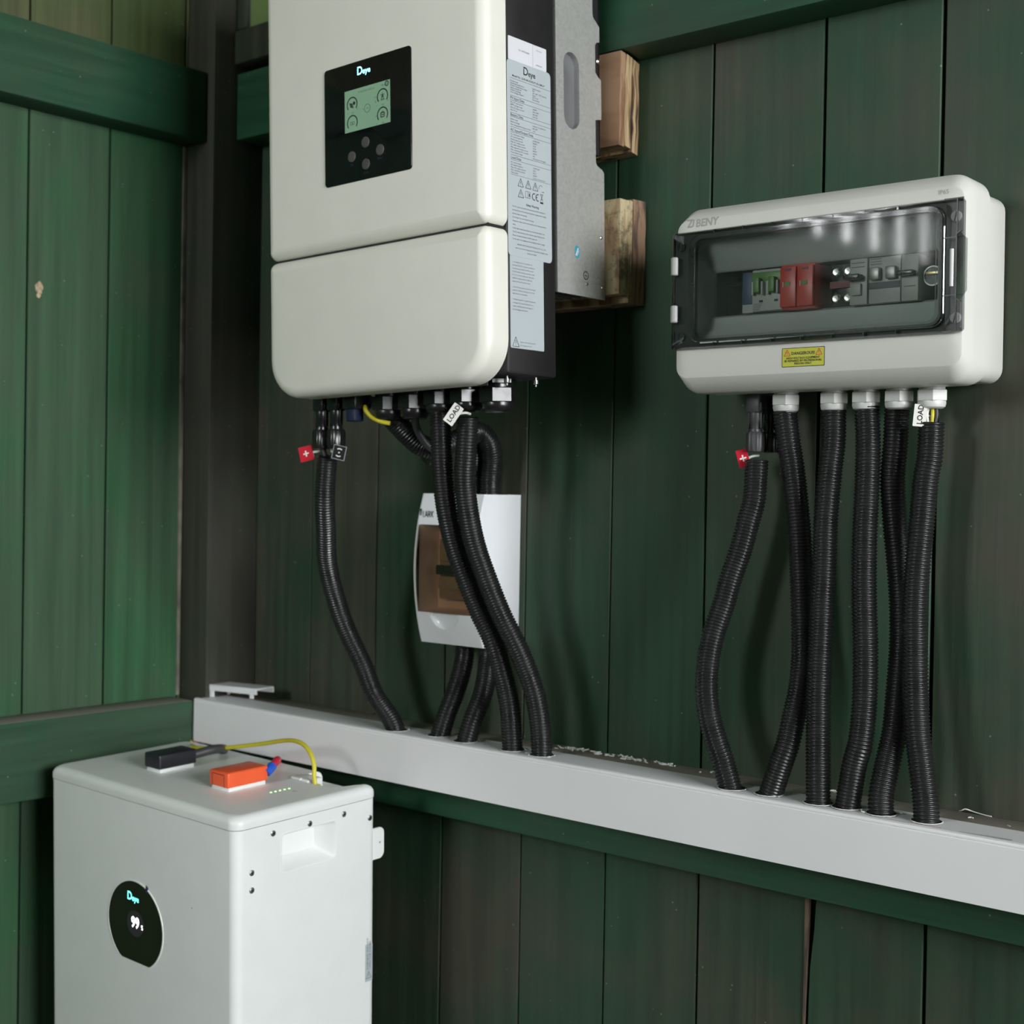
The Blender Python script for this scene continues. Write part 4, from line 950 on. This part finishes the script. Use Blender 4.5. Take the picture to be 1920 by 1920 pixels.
# plastic shavings
sw = MB()
def shaving(x, y, z, L, curl):
    a = random.uniform(0, 6.28); pts = []; p = Vector((x, y, z + .0006)); d = a
    for k in range(5):
        pts.append(tuple(p)); d += random.uniform(-curl, curl); p = p + Vector((math.cos(d), math.sin(d) * .6, random.uniform(-.15, .25))) * L / 4
        p.z = max(p.z, z + .0004)
    sw.tube(pts, random.uniform(.00035, .0008), 5, L / 5)
for cx, s, n in ((0.664, .013, 34), (0.700, .008, 7), (0.7195, .008, 12), (0.738, .009, 14), (0.7503, .010, 18), (0.786, .006, 8), (0.798, .006, 10), (0.845, .006, 3), (0.990, .006, 8), (1.0, .006, 5)):
    for k in range(n): shaving(random.gauss(cx, s), min(-0.0030, random.gauss(-0.0125, .004)), 0.849, random.uniform(.003, .008), 1.2)
for k in range(26):
    bx_, by_ = random.choice(list(BASES.values())); a = random.uniform(0, 6.28); shaving(bx_ + .0158 * math.cos(a), max(-.0985, min(-.055, by_ + .0158 * math.sin(a))), TZ, random.uniform(.002, .006), 1.0)
sw.tube([(1.128, -.004, .8500), (1.131, -.006, .8512), (1.135, -.005, .8530), (1.140, -.003, .8515), (1.150, -.0030, .8500), (1.160, -.004, .8496)], .0006, 6, .002)
for x, y in ((1.145, -.024), (1.149, -.022), (1.188, -.030)): shaving(x, y, .849, .005, 1)
sh = obj('plastic_shavings', sw, 'pvc_bits'); tag(sh, 'white drilling shavings scattered along the dusty rail top', 'shavings'); sh['kind'] = 'stuff'

# ------------------------------------------------------------------ corrugated conduits
def conduit(label, pts, r=0.0122, pitch=0.0034, slit=None, group='black corrugated conduits', n=22):
    P = smooth_path(pts, pitch / 5); fr = frames(P); prof = (0.90, 0.985, 1.0, 0.985, 0.90); rings = []
    for i, (p, (a, b)) in enumerate(zip(P, fr)):
        k = r * prof[i % 5]; ring = []
        for j in range(n):
            t = 2 * math.pi * j / n; q = k
            if slit is not None and j == slit: q = k * 0.93
            ring.append(tuple(p + (a * math.cos(t) + b * math.sin(t)) * q))
        rings.append(ring)
    mb = MB().loft(rings)
    o = obj('corrugated_conduit', mb, 'conduit', None, 60)
    return tag(o, label, 'conduit', group)
def end(k): return (BASES[k][0], BASES[k][1], TZ - 0.006)
conduit('black conduit hanging alone from the two solar connectors under the inverter', [(0.426, -0.193, 1.189), (0.416, -0.187, 1.141), (0.403, -0.173, 1.101), (0.388, -0.156, 1.059), (0.381, -0.136, 1.017), (0.382, -0.117, 0.975), (0.394, -0.100, 0.932), (0.406, -0.090, 0.894), (0.430, -0.0835, 0.864), (0.4405, -0.0832, 0.846)], slit=9)
conduit('black conduit crossing the small white enclosure, the left one of the pair', [(0.594, -0.178, 1.242), (0.594, -0.175, 1.200), (0.591, -0.168, 1.163), (0.589, -0.158, 1.126), (0.589, -0.144, 1.087), (0.595, -0.130, 1.049), (0.604, -0.116, 1.011), (0.614, -0.106, 0.982), (0.619, -0.097, 0.953), (0.625, -0.086, 0.905), end('c2')])
conduit('black conduit with the LOAD tag under the inverter, right one of the pair', [(0.636, -0.178, 1.232), (0.633, -0.176, 1.200), (0.626, -0.170, 1.163), (0.623, -0.160, 1.126), (0.623, -0.147, 1.089), (0.629, -0.133, 1.051), (0.638, -0.119, 1.013), (0.650, -0.107, 0.980), (0.657, -0.099, 0.957), (0.666, -0.090, 0.922), (0.670, -0.084, 0.885), end('c3')])
conduit('short black conduit below the small white enclosure, the left one', [(0.508, -0.035, 0.970), (0.510, -0.039, 0.941), (0.512, -0.053, 0.910), (0.510, -0.069, 0.877), end('c4')])
conduit('short black conduit below the small white enclosure, the right one', [(0.547, -0.035, 0.970), (0.551, -0.040, 0.942), (0.560, -0.059, 0.908), (0.559, -0.075, 0.878), end('c5')])
conduit('black conduit bowing far left under the breaker box, below the red plus tag', [(0.927, -0.055, 1.188), (0.926, -0.055, 1.167), (0.925, -0.056, 1.146), (0.920, -0.058, 1.124), (0.913, -0.060, 1.095), (0.904, -0.063, 1.066), (0.897, -0.066, 1.037), (0.889, -0.070, 1.008), (0.8845, -0.073, 0.979), (0.885, -0.076, 0.950), (0.891, -0.079, 0.922), (0.902, -0.081, 0.895), (0.909, -0.0812, 0.880), end('r1')], slit=20)
conduit('black conduit leaning behind its neighbour, second from left under the breaker box', [(0.958, -0.055, 1.238), (0.9623, -0.053, 1.205), (0.9662, -0.050, 1.177), (0.9712, -0.046, 1.126), (0.9728, -0.044, 1.0975), (0.9759, -0.044, 1.0554), (0.9797, -0.047, 1.0137), (0.9841, -0.054, 0.9866), (0.9858, -0.062, 0.9596), (0.9840, -0.070, 0.932), (0.9808, -0.076, 0.9046), (0.9741, -0.078, 0.8826), end('r2')])
conduit('straight black conduit, third from left under the breaker box', [(1.013, -0.055, 1.240), (1.013, -0.055, 1.205), (1.011, -0.057, 1.177), (1.009, -0.060, 1.127), (1.010, -0.063, 1.086), (1.011, -0.067, 1.045), (1.012, -0.071, 1.004), (1.013, -0.075, 0.963), (1.015, -0.078, 0.923), (1.016, -0.079, 0.897), end('r3')])
conduit('black conduit standing apart in the middle right, fourth from left under the breaker box', [(1.048, -0.055, 1.240), (1.050, -0.055, 1.204), (1.051, -0.057, 1.168), (1.051, -0.060, 1.114), (1.054, -0.065, 1.061), (1.059, -0.070, 1.008), (1.061, -0.073, 0.969), (1.061, -0.075, 0.942), (1.059, -0.077, 0.915), (1.053, -0.077, 0.891), end('r4')])
conduit('black conduit half hidden behind the rightmost one', [(1.0746, -0.045, 1.240), (1.0727, -0.043, 1.2047), (1.0698, -0.041, 1.1686), (1.0716, -0.038, 1.1283), (1.0761, -0.037, 1.088), (1.0803, -0.038, 1.0479), (1.083, -0.042, 1.0081), (1.0846, -0.050, 0.9688), (1.087, -0.062, 0.9299), (1.0856, -0.070, 0.9053), (1.0821, -0.077, 0.8713), end('r5')], slit=19)
conduit('rightmost black conduit with the LOAD tag under the breaker box', [(1.114, -0.055, 1.223), (1.113, -0.055, 1.191), (1.110, -0.056, 1.169), (1.108, -0.058, 1.129), (1.106, -0.061, 1.090), (1.106, -0.065, 1.051), (1.108, -0.068, 1.012), (1.111, -0.071, 0.974), (1.115, -0.074, 0.935), (1.119, -0.075, 0.911), (1.126, -0.077, 0.869), end('r6')])
conduit('black conduit looping from the inverter underside down into the small enclosure', [(0.508, -0.170, 1.236), (0.518, -0.152, 1.216), (0.526, -0.135, 1.203), (0.540, -0.115, 1.201), (0.549, -0.090, 1.214), (0.552, -0.068, 1.221), (0.5555, -0.052, 1.211), (0.553, -0.042, 1.190), (0.550, -0.040, 1.165), (0.550, -0.040, 1.144)], r=0.0132)
conduit('black conduit in the shadow between loop and enclosure top', [(0.515, -0.120, 1.190), (0.524, -0.095, 1.205), (0.529, -0.070, 1.212), (0.529, -0.050, 1.198), (0.5240, -0.040, 1.175), (0.5240, -0.040, 1.144)], r=0.0115)

def cable(name, label, pts, r, mat, cat='cable', group=None):
    o = obj(name, MB().tube(pts, r, 10, 0.003), mat); return tag(o, label, cat, group)
cable('signal_cable', 'thin black cable dropping from an inverter gland into the loop', [INV(-0.1755, .075, -.160), (0.541, -0.160, 1.222), (0.5445, -0.150, 1.206), (0.549, -0.135, 1.196), (0.549, -0.120, 1.196)], 0.0045, 'grey_cable')
cable('earth_wire', 'yellow earth wire under the inverter beside the blue plug', [INV(-.2440, .064, -.1470), INV(-.2405, .061, -.1520), INV(-.2320, .062, -.160), INV(-.2200, .064, -.1655), INV(-.2100, .070, -.168)], 0.0027, 'yellow', 'wire')
for dx, nm in ((-0.3135, 'black wire from the left solar connector into the lone conduit'), (-0.2885, 'black wire from the right solar connector into the lone conduit')):
    cable('solar_wire', nm, [INV(dx, .06, -.192), INV(dx * .7 - .0904, .06, -.202), (0.4260, -0.193, 1.180)], 0.0030, 'grey_cable', 'wire', 'wires below the solar connectors')
cable('load_wire', 'yellow wire showing above the rightmost conduit', [(1.1150, -.0560, 1.236), (1.1165, -.0585, 1.229), (1.1140, -.0560, 1.216)], 0.0016, 'yellow', 'wire')
cable('load_wire', 'white wire showing above the rightmost conduit', [(1.1110, -.0570, 1.236), (1.1112, -.0600, 1.229), (1.1120, -.0560, 1.216)], 0.0018, 'tag_white', 'wire')
cable('load_wire', 'black wire showing above the rightmost conduit', [(1.1185, -.0550, 1.236), (1.1190, -.0550, 1.229), (1.1160, -.0550, 1.216)], 0.0018, 'grey_cable', 'wire')

# ------------------------------------------------------------------ cable tags
def cable_tag(label, c, w, h, ang, mat, kind, tie, yaw=25):
    t = thing('cable_tag', label, 'tag', c, Matrix.Rotation(R(yaw), 3, 'Z').to_euler())
    ca, sa = math.cos(R(ang)), math.sin(R(ang))
    def mp(u, v, d): return (u * ca - v * sa, -d, u * sa + v * ca)
    pl_ = obj('plate', MB().poly(rr(-w / 2, w / 2, -h / 2, h / 2, .0006), mp, 0, .0012), mat, t)
    mk = MB()
    if kind == '+':
        mk.bar((-.0035, 0), (.0035, 0), .0016, mp, .0012, .0014); mk.bar((0, -.0035), (0, .0035), .0016, mp, .0012, .0014)
        obj('plus_sign', mk, 'tag_white', pl_)
        obj('border', MB().loft([[mp(u, v, .0002) for u, v in rr(-w / 2 - .0003, w / 2 + .0003, -h / 2 - .0003, h / 2 + .0003, .0006)], [mp(u, v, .0010) for u, v in rr(-w / 2 - .0003, w / 2 + .0003, -h / 2 - .0003, h / 2 + .0003, .0006)]], False, False), 'tag_white', pl_)
    elif kind == '-':
        mk.arc(0, -.0005, .0050, .0012, 55, 125, mp, .0012, .0014); mk.arc(0, .0005, .0050, .0012, 235, 305, mp, .0012, .0014); mk.bar((-.0009, 0), (.0009, 0), .0016, mp, .0012, .0014)
        obj('minus_sign', mk, 'tag_white', pl_)
        obj('border', MB().loft([[mp(u, v, d_) for u, v in rr(-w / 2 + i_, w / 2 - i_, -h / 2 + i_, h / 2 - i_, .0006)] for i_, d_ in ((-.0002, .0004), (-.0002, .0013), (.0006, .0013))], False, False), 'ink_faint', pl_)
    else:
        rot = Matrix.Rotation(R(-ang), 3, 'Y') @ ROT_FRONT @ Matrix.Rotation(R(90), 3, 'Z')
        s_ = h / 2.95
        off_ = Vector(mp(w * .20, -h * .41, .0014))
        text('lettering', pl_, 'ink', 'LOAD', s_ * 0.98, off_, rot, 0.02)
    obj('tie', MB().tube(tie, .0014, 8, .002), 'tag_white', t)
    return t
TP = INV(-.3315, .050, -.1995)
cable_tag('red tag with a white plus on the left solar connector', TP, .0175, .0175, 14, 'tag_red', '+', [(.008, .001, .002), (.013, .004, .003), (.018, .010, .005)])
cable_tag('black tag with a white minus on the right solar connector', INV(-.2740, .050, -.2000), .0160, .0165, -12, 'tag_black', '-', [(-.006, .001, .0), (-.011, .004, .001), (-.014, .010, .003)])
cable_tag('white LOAD tag tilted on the conduit under the inverter', INV(-.0925, .050, -.1645), .0125, .0230, -35, 'tag_white', 'LOAD', [(.006, .002, .001), (.012, .004, .002), (.016, .010, .001)])
cable_tag('red tag with a white plus under the breaker box', (0.9125, -0.058, 1.1895), .0115, .0185, 16, 'tag_red', '+', [(.004, .001, .0), (.010, .003, .0025), (.016, .006, .003)])
cable_tag('white LOAD tag standing upright under the breaker box', (1.1075, -0.066, 1.2290), .0118, .0208, -5, 'tag_white', 'LOAD', [(.004, .001, .000), (.007, .004, .000), (.010, .010, -.001)])

# ------------------------------------------------------------------ battery
BAT_O = Vector((0.4616, -0.3505, 0.775)); BAT_R = rotvec((1.671, 0.916, -0.297))
bt = thing('battery', 'tall white wall battery with round display standing in the corner', 'battery', BAT_O, BAT_R.to_euler())
BT = lambda x, y, z: tuple(BAT_O + BAT_R @ Vector((x, y, z)))
BW_, BD_, BH_ = -0.3725, 0.2127, -0.742
bb = obj('body', MB().loft(rings_rr(PLAN, [(BW_ + .002, -.002, .002, BD_ - .002, .010, BH_), (BW_, 0, 0, BD_, .012, BH_ + .002), (BW_, 0, 0, BD_, .012, -.0006)], n=6)), 'battery', bt)
cut(bb, MB().loft([[SIDE(u, v, .003) for u, v in rr(.0640, .1475, -.0605, -.0150, .004)], [SIDE(u, v, 0.0) for u, v in rr(.0655, .1462, -.0592, -.0165, .004)], [SIDE(u, v, -.020) for u, v in rr(.0790, .1300, -.0470, -.0215, .004)]]))
cr = MB()
for ins, d in (((-.0018), .0), ((-.0014), .0007), ((.0), .0007), ((.0005), -.0012)):
    pass
obj('handle_rim', MB().loft([[SIDE(u, v, d) for u, v in rr(.0655 - i_, .1462 + i_, -.0592 - i_, -.0165 + i_, .005)] for i_, d in ((.0022, .0), (.0020, .0004), (.0010, .0005), (.0, .0))], False, False), 'battery', bb)
# lid with the notch at the back right
def lid_ring(ins, z):
    e = .0012 - ins
    p = rr(BW_ - e, e, -e, BD_ + e, .014, 6)
    return [(u, v, z) for u, v in p]
lr = [lid_ring(.0012, 0.0), lid_ring(0, .0006), lid_ring(0, .0060)]
for i in range(7):
    t = R(90 * i / 6); lr.append(lid_ring(.0095 * (1 - math.cos(t)), .0060 + .0095 * math.sin(t)))
bl = obj('lid', MB().loft(lr), 'battery_lid', bt)
cpts = [(-.1000, .24), (-.1000, .1680), (-.0960, .1610), (-.0600, .1600), (-.0440, .1610), (-.0300, .1655), (-.0205, .1760), (-.0160, .1900), (-.0080, .2060), (.002, .24)]
cut(bl, MB().poly(cpts, PLAN, .0020, .03))
lab(obj('socket_block', MB().box(-.0985, -.0700, .1640, .1880, .0015, .0165, bev=.001).box(-.0960, -.0800, .1600, .1640, .0160, .0180), 'battery_lid', bt), 'white comms socket block')
for (yy, zz, xx) in ((.0527, -.0118, 0), (.1066, -.0116, 0), (.1592, -.0107, 0), (.2010, -.0235, 0), (.0228, -.0499, 0), (.0228, -.0694, 0)):
    s_ = obj('screw', MB().lathe([(.0034, -.0004), (.0034, .0003), (.0026, .0009), (.0008, .0009)], (0, yy, zz), 'x', 18), 'darksteel', bt)
    obj('socket', MB().lathe([(.0014, .0008), (.0014, .00095)], (0, yy, zz), 'x', 6), 'ink', s_)
obj('wall_tab', MB().poly(rr(.2080, .2285, -.0775, -.0395, (.001, .008, .008, .001)), SIDE, -.006, -.004), 'battery', bt)
obj('tab_hole', MB().lathe([(.0012, -.0042), (.0012, -.0038)], (0, .2215, -.0580), 'x', 10), 'ink_faint', bt)
wlb = lab(obj('side_label', MB().poly(rr(.1945, .2062, -.2220, -.1765, .0006), SIDE, .0, .0003), 'label', bt), 'narrow grey warning sticker')
wm = MB(); tri(wm, .2000, -.2150, .0085, .0005, SIDE, .0003, .0004); obj('symbol', wm, 'ink_grey', wlb)
rot_up = Matrix(((0, 0, 1), (0, -1, 0), (1, 0, 0)))
text('lettering', wlb, 'ink_grey', 'WARNING: DO NOT\nOPEN THE COVER', .0042, (.0004, .1995, -.2080), rot_up, 0.0, 'LEFT', 1.0)
# round display
EX, EZ, RX, RZ, FL = -0.1873, -0.1460, 0.0543, 0.0515, -0.1900
def ell(kx, kz, fl):
    out = []
    for i in range(72):
        a = 2 * math.pi * i / 72; u, v = EX + RX * kx * math.cos(a), EZ + RZ * kz * math.sin(a); out.append((u, max(v, fl)))
    return out
rim = obj('display_rim', MB().loft([[FRONT(u, v, d) for u, v in ell(k, k, FL - (k - 1) * .05)] for k, d in ((1.035, .0), (1.030, .0007), (1.004, .0007), (1.0, .0001))], False, False), 'battery', bt)
dsp = obj('display', MB().poly(ell(1.002, 1.002, FL), FRONT, -.0008, .0004), 'hazy', bt)
obj('inner_disc', MB().poly([(-.1865 + .0168 * math.cos(i * math.pi / 24), -.1442 + .0155 * math.sin(i * math.pi / 24)) for i in range(48)], FRONT, .0004, .0005), 'hazy2', dsp)
brand(dsp, 'logo_cyan', -.2022, -.1178, .0098, ROT_FRONT, FRONT, .0005, lambda u, v, d: (u, -d, v))
text('digits', dsp, 'digit_glow', '99', .0182, (-.1945, -.0008, -.1490), ROT_FRONT, 0.02, 'LEFT', 1, 0.88)
text('digits', dsp, 'digit_glow', '%', .0080, (-.1745, -.0008, -.1488), ROT_FRONT, 0.02, 'LEFT', 1, 0.6)
obj('film_tab', MB().poly([(-.1665, -.1010), (-.1630, -.1030), (-.1605, -.0965), (-.1645, -.0935)], FRONT, .0004, .0008), 'purple', dsp)
obj('paint_speck', MB().poly([(-.0775 + .0007 * math.cos(i), -.1010 + .0007 * math.sin(i)) for i in range(6)], FRONT, .0, .0003), 'ink_faint', bt)
# feet (the battery stands a little out of level)
for fx, fy in ((BW_ + .03, .03), (-.03, .03), (BW_ + .03, BD_ - .03), (-.03, BD_ - .03)):
    P0 = Vector(BT(fx, fy, BH_)); zf = P0.z / BAT_R[2][2]
    obj('foot', MB().lathe([(.018, BH_ + .001), (.018, BH_ - max(.004, zf) + .002), (.020, BH_ - max(.004, zf))], (fx, fy, 0), 'z', 20), 'black_gloss', bt)
# terminals
def terminal(x0, x1, y0, y1, mat, what):
    tp = lab(obj('terminal_cover', MB().box(x0, x1, y0, y1, .0195, .0378, bev=.0022, seg=3), mat, bt), what)
    obj('terminal_base', MB().box(x0 + .0022, x1 - .0012, y0 + .002, y1 - .003, .0150, .0200, bev=.0012), 'battery_lid', tp)
    a, b = x0 + .006, x1 - .007
    gm_ = MB().box(a, b, y0 - .0002, y0 + .0008, .0340, .0348).box(a, a + .0008, y0 - .0002, y0 + .0008, .0200, .0348).box(b - .0008, b, y0 - .0002, y0 + .0008, .0200, .0348)
    obj('latch_line', gm_, 'ink' if mat != 'orange' else 'maroon', tp)
    return tp
terminal(-.1325, -.0965, .0650, .1250, 'orange', 'orange positive terminal cover')
terminal(-.2650, -.2330, .0660, .1220, 'dark_blue_black', 'black negative terminal cover')
for k in range(5):
    t = k / 4
    obj('status_led', MB().lathe([(.0012, .0150), (.0012, .01575)], (-.0603 + .001 * t, .0992 + .0266 * t, 0), 'z', 10), 'led', bt)
pi_ = MB().arc(-.0457, .1225, .0022, .0005, 30, 330, PLAN, .0154, .0156).bar((-.0457, .1210), (-.0425, .1240), .0005, PLAN, .0154, .0156)
obj('printed_symbol', pi_, 'ink_faint', bt)
# cables on the battery
cable('yellow_data_cable', 'yellow cable arching from the battery lid towards the trunking', [BT(-.0590, .1670, .006), BT(-.0625, .1675, .024), BT(-.0640, .1690, .033), BT(-.0705, .1710, .0445), BT(-.0860, .1740, .0545), BT(-.1050, .1760, .0575), BT(-.1300, .1780, .0545), BT(-.1780, .1780, .0430), BT(-.2420, .1720, .0295), BT(-.2900, .1660, .0230), BT(-.3350, .1900, .0160), (0.078, -0.118, 0.786)], .0027, 'yellow')
tag(obj('yellow_plug', MB().box(BT(-.0590, .167, 0)[0] - .0055, BT(-.0590, .167, 0)[0] + .0055, BT(-.059, .167, 0)[1] - .004, BT(-.059, .167, 0)[1] + .004, .7830, .7945, bev=.001), 'yellow'), 'yellow plug in the notch at the back of the battery lid', 'plug')
cable('battery_cable', 'dark grey cable leaving the black battery terminal', [BT(-.2470, .1190, .0270), BT(-.2430, .1350, .0290), BT(-.2400, .1550, .0310), BT(-.2480, .1750, .0270), BT(-.2800, .2000, .0160), BT(-.320, .235, .004)], .0058, 'grey_cable')
rc = thing('battery_cable', 'red cable with blue sleeve leaving the orange battery terminal', 'cable', BT(-.1100, .1240, .0280))
RI = Matrix.Translation(-Vector(BT(-.1100, .1240, .0280)))
for nm, pts, r_, mt in (('blue_sleeve', [BT(-.0985, .1235, .0285), BT(-.0992, .1295, .0318), BT(-.1015, .1350, .0345)], .0056, 'blue'), ('red_lead', [BT(-.0985, .1290, .0320), BT(-.1020, .1370, .0353), BT(-.1055, .1445, .0380), BT(-.1125, .1525, .0372), BT(-.1287, .1655, .0325), BT(-.1512, .1840, .0259), BT(-.1737, .2030, .0180), BT(-.1925, .2200, .0090), BT(-.2100, .2450, -.0100)], .0046, 'red')):
    obj(nm, MB().tube(pts, r_, 12, .003), mt, rc).matrix_parent_inverse = RI
cable('red_wire', 'short red wire entering the trunking end beside the black terminal', [(0.0745, -0.112, 0.7935), (0.0720, -0.120, 0.782), (0.078, -0.128, 0.760)], .0036, 'red', 'wire')
cable('yellow_wire', 'short yellow wire entering the trunking end beside the red wire', [(0.0655, -0.112, 0.7935), (0.0620, -0.120, 0.782), (0.064, -0.128, 0.760)], .0030, 'yellow', 'wire')
